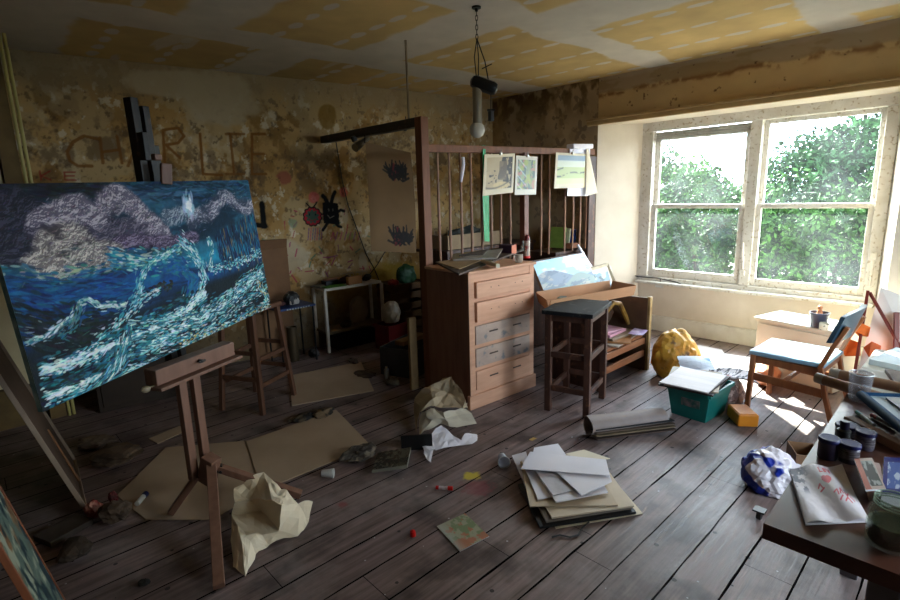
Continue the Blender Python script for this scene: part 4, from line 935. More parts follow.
bm = BM(); bmesh.ops.create_uvsphere(bm, u_segments=28, v_segments=18, radius=.052); bmesh.ops.translate(bm, vec=r_*-.008+Vector((0, 0, -.755)), verts=bm.verts); link('bulb', bm, mat('opal_bulb', (.74, .71, .66), (.70, .67, .62), rough=.15), t, True)
bm = BM(); q = r_*.085; tube(bm, [q+Vector((0, 0, -.50)), q+Vector((0, 0, -.63))], .003, 6); link('cord', bm, black_pl, t)
bm = BM(); box(bm, q+Vector((0, 0, -.632)), (.05, .02, .012), Rz(math.atan2(r_.y, r_.x))); box(bm, q+Vector((0, 0, -.67)), (.032, .03, .065), bev=.004); link('counterweight', bm, black_pl, t)

# ------------------------------------------------------------ hanging printed sheet and clip lamp
def print_fn(u, v):
    c = const(u, (.42, .32, .21))*(.93+.14*fbm(u*3, v*5, 4, 231))[..., None]; rs = np.random.RandomState(8)
    for cx, cy in ((.62, .70), (.62, .07)):
        for k in range(70):
            a = rs.uniform(.25, 2.9); L = rs.uniform(.10, .26); x0 = cx+rs.uniform(-.16, .22); y0 = cy+rs.uniform(0, .10); x1 = x0+L*.8*math.cos(a); y1 = y0+L*.5*math.sin(a)
            d = seg_d(u, v*1.7, [(x0, y0*1.7), (x1, y1*1.7)]); col = (.36, .10, .12) if (k % 5 == 0 and x0 < cx+.02) else (.10, .09, .09)
            c = mixc(c, col, (1-ss(.012, .022, d+.02*(fbm(u*30, v*50, 3, 240)-.5)))*.85)
    return c
HY = 4.0
t = thing('hanging_print', 'long brown sheet with two dark leafy prints hanging from the beam', 'print', gy(392, 250, HY))
P = [gy(371, 251, HY), gy(416, 253, HY), gy(404, 128, HY-.02), gy(364, 142, HY-.02)]; o_ = P[0]-gy(392, 250, HY)
painted('printed_sheet', tuple(o_), tuple(P[1]-P[0]), tuple(P[3]-P[0]), 110, 260, print_fn, colmat('print_cloth', .85), t, relief=lambda u, v: .035*u*u*np.sin(v*3)+.02*np.sin(v*2+u*3))
bm = BM(); c0 = P[2]; tube(bm, [c0+Vector((0, -.02, 0)), c0+Vector((.0, -.03, .10))], .004, 6); box(bm, c0+Vector((0, -.02, -.01)), (.02, .02, .04), bev=.003); local(bm, t); link('clip', bm, black_pl, t)
bm = BM(); c0 = P[3]; tube(bm, [c0+Vector((0, -.01, -.01)), c0+Vector((.0, -.02, .06))], .004, 6); local(bm, t); link('clip', bm, black_pl, t)
q = gy(364, 136, 4.2); t = thing('clip_lamp', 'small metal spotlight clipped under the dark beam', 'lamp', (2.80, 4.2, 2.12))
a = gy(368, 138, 4.1); b_ = gy(355, 148, 4.05); d = (b_-a)
bm = BM(); tube(bm, [a, a+d*.55, a+d*.6, b_], [.022, .024, .034, .037], 16); local(bm, t); link('lamp_head', bm, mat('worn_metal', (.45, .40, .32), metal=.8, rough=.4), t, True)
bm = BM(); box(bm, a+Vector((-.0, .02, .03)), (.03, .03, .07), bev=.004); tube(bm, [gy(355, 141, 4.2), gy(353, 136, 4.2)], .028, 12); local(bm, t); link('clamp', bm, black_pl, t)
bm = BM(); pts = [(335, 142), (338, 160), (341, 180), (347, 205), (357, 232), (365, 254), (373, 268), (378, 280)]
tube(bm, [Vector((farpx(*p)[0], fary(farpx(*p)[0])-.02, farpx(*p)[1])) for p in pts], .0055, 6)
solo('wall_cable', bm, black_pl, 'thin black cable looping down the far wall', 'cable')
bm = BM(); tube(bm, [Vector((farpx(*p)[0], fary(farpx(*p)[0])-.02, farpx(*p)[1])) for p in [(385, 250), (376, 265), (369, 274)]], .005, 6)
solo('wall_cable', bm, black_pl, 'short dark cable crossing behind the foot of the hanging print', 'cable')
# ------------------------------------------------------------ white trolley table
TY = 4.73
t = thing('metal_table', 'white metal two-tier table cluttered with things by the far wall', 'table', (2.98, 4.78, 0))
wm = mat('white_enamel', (.88, .86, .83), (.80, .77, .73), scale=9, rough=.4)
corn = [Vector((2.655, 4.70, 0)), Vector((3.345, 4.66, 0)), Vector((3.36, 4.90, 0)), Vector((2.68, 4.98, 0))]
for c_ in corn:
    bm = BM(); bar(bm, c_, c_+Vector((0, 0, .655)), .028, .028, up=(1, 0, 0)); local(bm, t); link('leg', bm, wm, t)
for z_, nm in ((.655, 'table_top'), (.19, 'lower_shelf')):
    bm = BM(); slab(bm, [c_+Vector((0, 0, z_)) for c_ in corn], (0, 0, 1), .025); local(bm, t); link(nm, bm, wm if z_ > .5 else mat('brown_shelf', (.48, .41, .30), (.38, .32, .24), rough=.8), t)  # lower shelf coloured brown, darker than the white top
ZT = .684
def rest(name, bm, m, label, cat, px, py, z, rz=0, smooth=False, group=None):
    p = gz(px, py, z); return solo(name, bm, m, label, cat, (p.x, p.y, z+.002), rz, smooth, group)
solo('cardboard_box', B(.17, .05, .085), mat('orange_buff', (.66, .46, .26), (.60, .41, .22), rough=.7), 'small buff box standing at the front of the white table', 'box', (3.02, 4.70, ZT), .0)
solo('green_pad', B(.24, .12, .008), mat('green_pad', (.28, .55, .14), rough=.6), 'bright green pad on the white table', 'pad', (2.80, 4.745, ZT), -.05)
solo('blue_box', B(.17, .10, .05), mat('navy_box', (.06, .09, .17), rough=.5), 'navy blue box behind the green pad', 'box', (2.84, 4.88, ZT))
solo('grey_magazine', B(.2, .12, .012), mat('grey_mag', (.34, .32, .27), (.5, .46, .4), rough=.6), 'grey magazine at the left end of the white table', 'magazine', (2.72, 4.90, ZT+.0), .5)
solo('dark_pot', crumple_ball(.10, .06, .055, 11, 8, .4), mat('dark_bundle', (.12, .08, .09), (.24, .07, .10), scale=20, rough=.7), 'dark red and black bundle of cloth on the white table', 'cloth', (2.99, 4.84, ZT))
solo('dark_bundle', crumple_ball(.09, .05, .05, 12, 8, .4), black_pl, 'black bag slumped at the right end of the white table', 'bag', (3.24, 4.80, ZT))
bm = BM()
for k in range(7):
    a = k*PI/6-PI/2
    tube(bm, [(.13*math.cos(b*PI/8), .06*math.sin(b*PI/8)*math.cos(a*.0), .09*math.sin(b*PI/8)*abs(math.cos(a))+.002) for b in range(9)], .002, 5) if k == 3 else tube(bm, [(-.13+.26*k/6, -.06, .003), (-.13+.26*k/6, -.03, .09), (-.13+.26*k/6, .05, .09), (-.13+.26*k/6, .06, .003)], .002, 5)
tube(bm, [(-.13, -.03, .09), (.13, -.03, .09)], .002, 5); tube(bm, [(-.13, .05, .09), (.13, .05, .09)], .002, 5); tube(bm, [(-.13, -.06, .003), (.13, -.06, .003)], .002, 5)
solo('wire_rack', bm, steel, 'small wire rack at the back of the white table', 'rack', (3.16, 4.885, ZT))
solo('pink_paper', B(.2, .06, .01), mat('pinkish', (.60, .42, .33), rough=.7), 'pinkish folded paper lying on the navy box', 'paper', (2.86, 4.885, ZT+.054), .2)
solo('white_sheet', crumple_ball(.14, .05, .20, 14, 7, .35), mat('dim_white_cloth', (.55, .50, .43), (.48, .43, .36), rough=.8), 'greyish white cloth heaped on the lower shelf', 'cloth', (3.14, 4.86, .22))
solo('dark_lump', crumple_ball(.075, .05, .05, 15, 7, .4), mat('dark_moss', (.16, .16, .13), (.24, .23, .18), scale=20, rough=.8), 'dark lump of rags at the front of the lower shelf', 'rag', (2.93, 4.76, .22))
bm = BM(); openbox(bm, (0, 0, 0), (.50, .22, .15), .01); solo('black_crate', bm, black_pl, 'black open crate on the floor under the white table', 'crate', (3.02, 4.80, .002), -.05)

# little black table with a blue tray to the left
t = thing('side_table', 'small black metal table with a blue top at the far wall', 'table', (2.28, 4.76, 0))
for dx, dy in ((-.17, -.14), (.17, -.17), (.18, .12), (-.16, .14)):
    bm = BM(); tube(bm, [(dx, dy, 0), (dx, dy, .56)], .009, 8); link('leg', bm, black_pl, t)
bm = BM(); box(bm, (0, 0, .565), (.40, .36, .02), bev=.004); link('top', bm, mat('blue_top', (.06, .20, .42), (.05, .15, .33), rough=.4), t)
bm = BM()
for k in range(9): box(bm, (-.10+k*.028, -.182, .562), (.016, .004, .012))
link('edge_pattern', bm, mat('pale_pattern', (.66, .68, .66), rough=.5), t)
bm = BM(); bm2 = crumple_ball(.085, .06, .085, 21, 6, .3); solo('trainer_shoe', bm2, mat('black_white_shoe', (.06, .06, .07), (.60, .58, .56), scale=9, rough=.5, lo=.52, hi=.56), 'black and white trainer lying on the small blue-topped table', 'shoe', (2.30, 4.72, .580)); bm.free()
solo('red_cloth', crumple_ball(.09, .08, .035, 22, 6, .3), mat('dim_red', (.33, .12, .12), (.24, .16, .17), scale=14, rough=.8), 'dull red cloth on the small blue-topped table', 'cloth', (2.17, 4.76, .580))
# cardboard box behind it
t = thing('cardboard_box', 'tall brown cardboard box with open flap against the far wall', 'box', (2.22, 5.02, 0), -.13)
bm = BM(); box(bm, (0, 0, .56), (.40, .10, 1.12), bev=.004); link('body', bm, boxcard, t)
bm = BM(); box(bm, (0, -.045, 1.16), (.40, .012, .10), Rx(.35)); link('flap', bm, boxcard, t)
t = thing('metal_tin', 'dull metal tin on the floor under the blue-topped table', 'tin', (2.28, 4.74, 0)); bm = BM(); lathe(bm, [(.05, 0), (.052, .01), (.052, .35), (.046, .35), (.046, .02), (0, .02)], 20); link('body', bm, mat('dull_tin', (.34, .28, .20), metal=.5, rough=.5), t, True)

# bar stool behind the painting
t = thing('bar_stool', 'tall dark wooden stool standing behind the seascape canvas', 'stool', (1.56, 3.93, 0), math.radians(28))
for sx_ in (-1, 1):
    for sy_ in (-1, 1):
        bm = BM(); bar(bm, (sx_*.20, sy_*.19, 0), (sx_*.145, sy_*.14, .78), .035, .035, up=(1, 0, 0), bev=.003); link('leg', bm, pine_dark, t)
for z_, k in ((.22, .186), (.42, .172)):
    for s_ in (-1, 1):
        bm = BM(); bar(bm, (-k, s_*k*.95, z_), (k, s_*k*.95, z_), .02, .032, bev=.003); link('stretcher', bm, pine_dark, t)
        bm = BM(); bar(bm, (s_*k, -k*.95, z_+.05), (s_*k, k*.95, z_+.05), .02, .032, bev=.003); link('stretcher', bm, pine_dark, t)
bm = BM(); box(bm, (0, 0, .79), (.36, .34, .035), bev=.006); link('seat', bm, pine_dark, t)

# dark clutter right of the trolley
t = thing('crate', 'slatted yellow-brown crate stacked against the far wall, right of the table', 'crate', (3.63, 4.66, 0), -.13)
cm = mat('yellow_crate', (.40, .27, .10), (.32, .21, .08), rough=.6)
for z_ in (.06, .16, .28, .38, .50, .60):
    bm = BM()
    for s_ in (-1, 1): box(bm, (0, s_*.17, z_), (.46, .012, .07)); box(bm, (s_*.23, 0, z_), (.012, .33, .07))
    link('slat_course', bm, cm, t)
for s1 in (-1, 1):
    for s2 in (-1, 1):
        bm = BM(); box(bm, (s1*.215, s2*.15, .32), (.025, .025, .64)); link('corner_post', bm, cm, t)
bm = BM(); box(bm, (0, 0, .61), (.44, .32, .012)); link('board', bm, dark_wood, t)
solo('red_boots', crumple_ball(.07, .05, .055, 31, 6, .4), mat('scarlet', (.55, .07, .05), (.40, .05, .05), rough=.5), 'red cloth lump at the left on top of the slatted crate', 'cloth', (3.44, 4.56, .620))
solo('green_bag', crumple_ball(.15, .07, .14, 32, 7, .35), mat('dull_green', (.10, .30, .17), (.07, .22, .12), rough=.5), 'green plastic bag on top of the slatted crate', 'bag', (3.68, 4.62, .620))
t = thing('red_box', 'red plastic box with a white bag on it, right of the white table', 'box', (3.24, 4.36, 0), .1)
bm = BM(); openbox(bm, (0, 0, 0), (.30, .22, .27), .01); link('body', bm, mat('deep_red', (.42, .05, .07), (.34, .04, .06), rough=.4), t)
bm = BM(); openbox(bm, (0, 0, .245), (.33, .25, .03), .01, False); link('rim', bm, MATS['deep_red'], t)
solo('white_bag', crumple_ball(.12, .10, .15, 33, 6, .22), mat('white_bag_plastic', (.66, .63, .59), (.60, .57, .53), rough=.5), 'bulging white plastic bag on the red box', 'bag', (3.24, 4.36, .278), smooth=False)
bm = BM(); openbox(bm, (0, 0, 0), (.52, .36, .26), .012); solo('grey_storage_box', bm, mat('grey_tub', (.24, .24, .25), (.2, .2, .21), rough=.45), 'grey plastic storage tub on the floor near the chest', 'storage tub', (2.93, 3.66, .002), .35)
bm = BM(); box(bm, (0, 0, .02), (.34, .10, .04), bev=.003); solo('pine_offcut', bm, mat('pale_offcut', (.56, .42, .25), (.5, .36, .2), rough=.7), 'short pale plank lying across the grey storage tub', 'plank', (2.93, 3.66, .264), .35-.15)
t = thing('leaning_plank', 'narrow pale plank standing upright beside the chest', 'plank', (2.64, 3.23, 0)); bm = BM(); box(bm, (-.04, .0, .31), (.075, .03, .62), Rx(-.0), bev=.002); link('board', bm, mat('pale_plank', (.56, .44, .28), (.5, .39, .25), rough=.7), t)
t['label'] = 'narrow pale plank standing upright beside the chest'
bm = BM(); lathe(bm, [(.022, 0), (.024, .005), (.024, .085), (.012, .10), (.012, .115), (0, .115)], 18); rest('small_bottle', bm, mat('dim_white_plastic', (.50, .47, .42), rough=.4), 'small white bottle standing in front of the grey tub', 'bottle', 387, 379, 0, smooth=True)

# ------------------------------------------------------------ black stool
t = thing('tall_stool', 'tall dark wooden stool with a black top in the middle of the room', 'stool', (3.24, 2.07, 0), math.radians(15))
SW, SD = .50, .37
bm = BM(); box(bm, (0, 0, .755), (SW, SD, .03), bev=.004); link('seat', bm, mat('black_top', (.07, .07, .08), (.10, .10, .11), scale=6, rough=.6, c3=(.24, .24, .22), s3=18, spec=.25), t)
for sx_ in (-1, 1):
    for sy_ in (-1, 1):
        bm = BM(); bar(bm, (sx_*.205, sy_*.145, 0), (sx_*.205, sy_*.145, .742), .045, .045, up=(1, 0, 0), bev=.003); link('leg', bm, dark_wood, t)
for s_ in (-1, 1):
    for z_ in (.18, .44): bm = BM(); bar(bm, (s_*.205, -.123, z_), (s_*.205, .123, z_), .022, .042, bev=.002); link('rail', bm, dark_wood, t)
    for z_ in (.13, .40): bm = BM(); bar(bm, (-.183, s_*.145, z_+.03), (.183, s_*.145, z_+.03), .022, .042, bev=.002); link('rail', bm, dark_wood, t)
    bm = BM(); bar(bm, (-.183, s_*.145, .715), (.183, s_*.145, .715), .022, .05); link('apron', bm, dark_wood, t)
    bm = BM(); bar(bm, (s_*.205, -.123, .715), (s_*.205, .123, .715), .022, .05); link('apron', bm, dark_wood, t)
t = thing('sponge', 'yellow and dark sponge block on the black stool top', 'sponge', (gz(562, 300, .77).x, gz(562, 300, .77).y, .772), .3)
bm = BM(); box(bm, (0, 0, .008), (.09, .055, .014), bev=.003); link('foam', bm, mat('olive_foam', (.52, .52, .12), (.45, .45, .1), rough=.9), t)
bm = BM(); box(bm, (0, 0, .019), (.085, .05, .008), bev=.002); link('scourer', bm, mat('pale_scourer', (.46, .48, .42), rough=.9), t)

# ------------------------------------------------------------ low shelf bench behind the stool
t = thing('low_shelf', 'low open wooden shelf unit loaded with papers, behind the black stool', 'shelf unit', (3.95, 2.32, 0))
ow = wood('orange_wood', (.58, .36, .22), (.46, .27, .16), rough=.5, axis='x')
bm = BM(); box(bm, (.36, 0, .33), (.03, .56, .66)); link('end_panel', bm, mat('brown_end', (.36, .25, .16), (.30, .2, .13), rough=.6), t)
bm = BM(); box(bm, (-.36, 0, .33), (.03, .56, .66)); link('end_panel', bm, dark_wood, t)
for z_ in (.16, .275): bm = BM(); bar(bm, (-.345, -.262, z_), (.345, -.262, z_), .022, .055, bev=.003); link('front_rail', bm, ow, t)
bm = BM(); box(bm, (0, 0, .315), (.68, .50, .02)); link('shelf', bm, ow, t)
bm = BM(); box(bm, (.375, -.285, .335), (.045, .03, .67), bev=.003); link('post', bm, mat('cream_post', (.62, .52, .34), (.5, .38, .2), rough=.5), t)
bm = BM(); box(bm, (0, .27, .45), (.68, .02, .40)); link('back_panel', bm, dark_wood, t)
for i, (w, d, h, x_, y_, rz, c, lb, nm) in enumerate((
    (.46, .32, .012, .04, -.10, .15, (.62, .56, .50), 'large grey folder at the bottom of the shelf pile', 'folder'),
    (.40, .30, .012, .06, -.12, .45, (.60, .40, .22), 'tan folder sticking out askew from the shelf pile', 'folder'),
    (.40, .30, .018, .10, -.07, -.05, (.50, .42, .34), 'brown card folder just under the pink ones', 'folder'),
    (.30, .24, .022, .05, -.05, .05, (.74, .52, .58), 'pink folder, the lower of two on the shelf', 'folder'),
    (.26, .20, .010, .04, -.05, -.1, (.80, .60, .66), 'lighter pink folder on top of the shelf pile', 'folder'))):
    z_ = .327+sum((.012, .012, .018, .022, .010)[:i])+.002*i
    solo(nm, B(w, d, h, .002), mat('folder%d' % i, c, tuple(v*.93 for v in c), rough=.6), lb, 'folder', (3.95+x_, 2.32+y_, z_), rz)
solo('purple_leaflet', crumple_grid(.20, .12, 8, .02, 5, 41), mat('leaflet', (.82, .78, .84), (.62, .50, .70), scale=14, rough=.5), 'crumpled white and purple leaflet hanging over the shelf edge', 'leaflet', (4.17, 2.05, .375), .2)
# cushion / handbag hanging over the corner
t = thing('handbag', 'brown and yellow bag slung over the corner of the shelf unit', 'bag', (4.14, 2.40, .425))
bm = crumple_ball(.14, .13, .16, 44, 7, .25); bmesh.ops.translate(bm, vec=(-.03, .02, .0), verts=bm.verts); link('body', bm, mat('brown_bag', (.22, .14, .10), (.30, .20, .13), scale=9, rough=.6), t)
bm = BM(); tube(bm, [(-.12, -.10, .10), (-.04, -.14, .20), (.04, -.16, .18), (.12, -.18, .05), (.14, -.2, -.02)], [.02, .025, .022, .02, .015], 8); link('strap', bm, mat('mustard', (.62, .46, .14), (.40, .26, .10), scale=18, rough=.6), t, True)
# long card tray lying across the top
t = thing('card_tray', 'long shallow cardboard tray lying behind the black stool top', 'tray', (3.62, 2.33, .665))
TA = [Vector((3.16, 2.27, .715)), Vector((4.10, 2.07, .715)), Vector((4.19, 2.34, .715)), Vector((3.36, 2.52, .715))]
pk = mat('salmon_card', (.74, .54, .38), (.68, .49, .34), scale=3, rough=.7)
bm = BM(); slab(bm, TA, (0, 0, 1), .005); local(bm, t); link('base', bm, pk, t)
for i in range(4):
    a, b_ = TA[i], TA[(i+1) % 4]; d = (b_-a).normalized(); nn_ = Vector((d.y, -d.x, 0)); bm = BM(); h_ = .085
    slab(bm, [a+Vector((0, 0, .004)), b_+Vector((0, 0, .004)), b_+nn_*.02+Vector((0, 0, h_)), a+nn_*.02+Vector((0, 0, h_))], -nn_, .005); local(bm, t); link('side', bm, pk, t)
def mount_fn(u, v):
    c = const(u, (.55, .72, .80)); r1 = .56+.16*np.sin(u*5+.6)*(.5+fbm(u*4, u*0, 3, 301))
    c = mixc(c, (.84, .82, .86), ss(.5, .62, fbm(u*5, v*8, 5, 303))*(v > .5)*.9)
    c = mixc(c, (.38, .44, .52), 1-ss(r1-.02, r1+.01, v)); r2 = .40+.12*np.sin(u*8+2)
    c = mixc(c, (.45, .52, .50), 1-ss(r2-.03, r2+.02, v)); c = mixc(c, (.60, .58, .55), ss(.54, .6, fbm(u*9+v*6, v*9, 5, 305))*(v < r1)*.8)
    c = mixc(c, (.26, .33, .42), ss(.56, .62, fbm(u*8-v*6, v*8, 5, 307))*(v < r1)*.8); c = mixc(c, (.40, .56, .58), ss(.55, .62, fbm(u*5, v*12, 5, 309))*(v < .25))
    return c
BLp, BRp, TRp, TLp = gy(549, 309, 2.50), gy(598, 297, 2.52), gy(582.5, 250, 2.66), gy(532, 262.5, 2.64)
art('mountain_painting', mount_fn, [Vector((BLp.x-.02, BLp.y, .712)), Vector((BRp.x, BRp.y, .712)), TRp, TLp], .022, 'blue mountain landscape canvas leaning in the card tray', m='mount', clip=False, cat='painting', nu=160, nv=120)
def small_fn(u, v):
    c = const(u, (.84, .80, .74)); bd = (u > .13)*(u < .87)*(v > .16)*(v < .84); c = mixc(c, (.40, .50, .55), bd*1.); c = mixc(c, (.62, .68, .66), bd*ss(.5, .6, fbm(u*8, v*8, 4, 311))); return mixc(c, (.25, .30, .33), bd*ss(.58, .65, fbm(u*10, v*6, 4, 313)))
q0 = gy(586, 300, 2.62); q1 = gy(622, 290, 2.60)
t = art('framed_picture', small_fn, [Vector((4.14, 2.58, .60)), Vector((4.72, 2.56, .60)), Vector((4.66, 2.66, .87)), Vector((4.13, 2.66, .85))], .02, 'small framed picture with a pale mount beside the mountain painting', m='framed', clip=False, cat='picture', nu=100, nv=70)
bm = BM(); f0 = [Vector((4.14, 2.57, .60)), Vector((4.72, 2.55, .60)), Vector((4.66, 2.65, .87)), Vector((4.13, 2.65, .85))]
for i in range(4): bar(bm, f0[i], f0[(i+1) % 4], .03, .03)
local(bm, t); link('frame', bm, mat('cream_frame', (.72, .66, .56), rough=.5), t)
t = thing('wooden_box', 'dark wooden box on the floor carrying the framed picture', 'box', (4.55, 2.72, 0)); bm = BM(); box(bm, (0, 0, .29), (.40, .34, .58), bev=.004); link('body', bm, dark_wood, t)
bm = BM(); box(bm, (0, -.005, .585), (.42, .36, .012), bev=.003); link('lid', bm, dark_wood, t)
for k in range(4):
    bm = BM(); tube(bm, [(4.64+k*.034, 2.68+.02*(k % 2), .592), (4.56+k*.030, 2.93, 1.06-.03*k)], .0135, 10)
    solo('paper_roll', bm, white_p, 'thin white paper roll in the bundle beside the mountain painting', 'paper roll', group='paper rolls beside the mountain painting', smooth=True)
# yellow sack
t = thing('paper_sack', 'yellow plastic sack slumped against the end of the shelf unit', 'sack', (4.38, 1.80, 0), -.3)
ym = mat('yellow_sack', (.86, .66, .26), (.74, .52, .17), scale=7, rough=.42, c3=(.45, .33, .20), s3=9)
bm = crumple_ball(.23, .19, .26, 55, 10, .20, 4); link('body', bm, ym, t)
bm = crumple_grid(.13, .10, 8, .05, 5, 56); bmesh.ops.rotate(bm, cent=(0, 0, 0), matrix=Rx(1.1), verts=bm.verts); bmesh.ops.translate(bm, vec=(-.12, -.17, .03), verts=bm.verts); link('torn_mouth', bm, mat('sack_inside', (.85, .80, .70), rough=.6), t)
# ------------------------------------------------------------ pieces on the window wall
bm = BM(); q = gx(660, 284, XG); box(bm, (XG-.012, q.y, q.z), (.024, .09, .075), bev=.005); 
t = thing('phone_socket', 'white socket box on the wall just below the window sill', 'socket', (XG-.012, q.y, q.z-.04)); local(bm, t); link('box', bm, white_pl, t)
bm = BM(); tube(bm, [(XG-.03, q.y+.5, q.z+.11), (XG-.03, q.y+.25, q.z+.065), (XG-.03, q.y+.02, q.z+.07), (XG-.03, q.y-.2, q.z+.045), (XG-.03, q.y-.36, q.z-.01)], .006, 6); tube(bm, [(XG-.02, q.y-.01, q.z+.03), (XG-.03, q.y-.015, q.z+.07)], .005, 6); local(bm, t); link('cable', bm, mat('dark_grey_cable', (.22, .19, .17), rough=.5), t)
# white cabinet
t = thing('bedside_cabinet', 'low white cabinet under the window, with a plant pot on it', 'cabinet', (4.965, .985, 0), math.radians(-14.7))
wc = mat('cabinet_white', (.86, .82, .74), (.82, .77, .68), scale=3, rough=.45)
bm = BM(); box(bm, (0, 0, .24), (.36, .62, .47), bev=.003); link('body', bm, wc, t)
bm = BM(); box(bm, (-.004, 0, .488), (.40, .66, .022), bev=.004); link('top', bm, wc, t)
for z_ in (.12, .35): 
    bm = BM(); box(bm, (-.186, 0, z_), (.014, .58, .2), bev=.003); dw = link('drawer', bm, wc, t); bm = BM(); lathe(bm, [(.006, 0), (.012, .015), (0, .02)], 12, (-.194, 0, z_), R=Ry(-PI/2)); link('knob', bm, steel, dw, True)
p = gz(818, 327, .50); t = thing('plant_pot', 'dark grey pot holding a small orange figure on the white cabinet', 'pot', (p.x, p.y, .501))
bm = BM(); lathe(bm, [(.048, 0), (.050, .004), (.064, .10), (.068, .105), (.068, .118), (.062, .118), (.058, .10), (.045, .01), (0, .01)], 28); link('body', bm, mat('dark_pot_grey', (.22, .22, .27), (.30, .29, .35), rough=.35), t, True)
bm = BM(); tube(bm, [(0, 0, .02), (.005, 0, .10), (-.005, .0, .14)], [.03, .022, .014], 8); bmesh.ops.create_icosphere(bm, subdivisions=2, radius=.018, matrix=Matrix.Translation((-.006, 0, .155))); link('clay_figure', bm, mat('peach_clay', (.86, .55, .36), rough=.6), t, True)
p = gz(823, 332.5, .50); t = thing('patterned_mug', 'small patterned cream mug in front of the dark pot', 'mug', (p.x+.09, p.y+.015, .501))
bm = BM(); lathe(bm, [(.026, 0), (.030, .005), (.031, .055), (.028, .055), (.026, .01), (0, .01)], 24); link('body', bm, mat('mug_pattern', (.84, .80, .70), (.30, .28, .22), scale=38, rough=.35, lo=.55, hi=.6), t, True)
bm = BM(); tube(bm, [Vector((.03+.016*math.sin(a*PI/8), 0, .012+.034*a/8)) for a in range(9)], .0035, 8); link('handle', bm, MATS['mug_pattern'], t, True)
solo('dead_leaf', crumple_grid(.05, .03, 5, .02, 4, 61), mat('leaf_brown', (.62, .50, .28), rough=.8), 'dry leaf lying on the white cabinet top', 'leaf', (gz(790, 321, .5).x, gz(790, 321, .5).y, .500), .3)

# ------------------------------------------------------------ chair
t = thing('dining_chair', 'wooden chair with a pale blue seat and dark padded back', 'chair', (4.19, .87, 0), math.radians(-3))
cw = wood('chair_wood', (.62, .39, .24), (.52, .31, .19), rough=.35, axis='z', bump=.04)
seat_m = mat('blue_vinyl', (.55, .68, .76), (.50, .63, .72), scale=3, rough=.35)
back_m = mat('slate_vinyl', (.20, .28, .33), (.17, .25, .30), scale=3, rough=.35)
SZ = .42
for s_ in (-1, 1):
    bm = BM(); bar(bm, (s_*.215, .225, 0), (s_*.205, .215, SZ), .032, .038, up=(1, 0, 0), bev=.005); link('leg', bm, cw, t)
    bm = BM()
    P1 = [Vector((s_*.215, -.30, 0)), Vector((s_*.212, -.235, .22)), Vector((s_*.21, -.19, SZ)), Vector((s_*.205, -.235, .55)), Vector((s_*.20, -.30, .70))]
    for a, b_ in zip(P1, P1[1:]): bar(bm, a, b_+(b_-a).normalized()*.008, .026, .042, up=(1, 0, 0), bev=.004)
    link('leg', bm, cw, t)
    bm = BM(); bar(bm, (s_*.20, .20, SZ-.035), (s_*.20, -.20, SZ-.035), .022, .05, bev=.003); link('seat_rail', bm, cw, t)
    bm = BM(); bar(bm, (s_*.205, .20, .26), (s_*.205, -.22, .24), .018, .055, bev=.003); link('side_stretcher', bm, cw, t)
bm = BM(); bar(bm, (-.20, .215, SZ-.03), (.20, .215, SZ-.03), .022, .045, bev=.003); link('seat_rail', bm, cw, t)
bm = BM(); bar(bm, (-.20, -.19, SZ-.03), (.20, -.19, SZ-.03), .022, .045, bev=.003); link('seat_rail', bm, cw, t)
bm = BM(); bar(bm, (-.20, .03, .245), (.20, .03, .245), .018, .03, bev=.003); link('cross_stretcher', bm, cw, t)
bm = BM(); box(bm, (0, .015, SZ+.012), (.45, .46, .035), bev=.014); link('seat', bm, seat_m, t, True)
bm = BM(); ncol = 12
ra = []; rb = []
for i in range(ncol+1):
    u = i/ncol*2-1; yb = -.045*(1-u*u); tp = .045*(1-abs(u)**3); 
    ra.append([(u*.25, -.245+yb+.035, .60-.0*tp), (u*.245, -.305+yb+.035, .78+tp*.6)]); rb.append([(u*.25, -.270+yb+.035, .60), (u*.245, -.330+yb+.035, .78+tp*.6)])
Va = [[bm.verts.new(p) for p in r] for r in ra]; Vb = [[bm.verts.new(p) for p in r] for r in rb]
for i in range(ncol):
    bm.faces.new((Va[i][0], Va[i+1][0], Va[i+1][1], Va[i][1])); bm.faces.new((Vb[i][0], Vb[i][1], Vb[i+1][1], Vb[i+1][0]))
    bm.faces.new((Va[i][0], Vb[i][0], Vb[i+1][0], Va[i+1][0])); bm.faces.new((Va[i][1], Va[i+1][1], Vb[i+1][1], Vb[i][1]))
bm.faces.new((Va[0][0], Va[0][1], Vb[0][1], Vb[0][0])); bm.faces.new((Va[-1][0], Vb[-1][0], Vb[-1][1], Va[-1][1]))
link('backrest', bm, back_m, t, True)

# ------------------------------------------------------------ teal crate of papers, sack of newspapers
t = thing('plastic_crate', 'teal plastic crate on the floor heaped with papers', 'crate', (3.70, 1.34, 0), math.radians(-4))
teal = mat('teal_plastic', (.05, .42, .38), (.04, .37, .34), rough=.4)
bm = BM()
bmesh.ops.create_cube(bm, size=1)
for v in bm.verts: v.co = Vector((v.co.x*(.30 if v.co.z < 0 else .36), v.co.y*(.24 if v.co.z < 0 else .30), (v.co.z+.5)*.22))
top = [f for f in bm.faces if all(v.co.z > .2 for v in f.verts)]; bmesh.ops.delete(bm, geom=top, context='FACES'); bmesh.ops.solidify(bm, geom=bm.faces[:], thickness=.008)
link('body', bm, teal, t)
bm = BM(); 
for s_ in (-1, 1): box(bm, (0, s_*.155, .212), (.38, .016, .03), bev=.004); box(bm, (s_*.185, 0, .212), (.016, .30, .03), bev=.004)
link('rim', bm, teal, t)
bm = BM(); box(bm, (-.171, -.02, .125), (.003, .13, .06), Ry(-.13)); lb_ = link('label', bm, mat('worn_label', (.50, .42, .40), (.20, .34, .30), scale=26, rough=.6), t); lb_['label'] = 'worn reddish paper label'
cz = .232
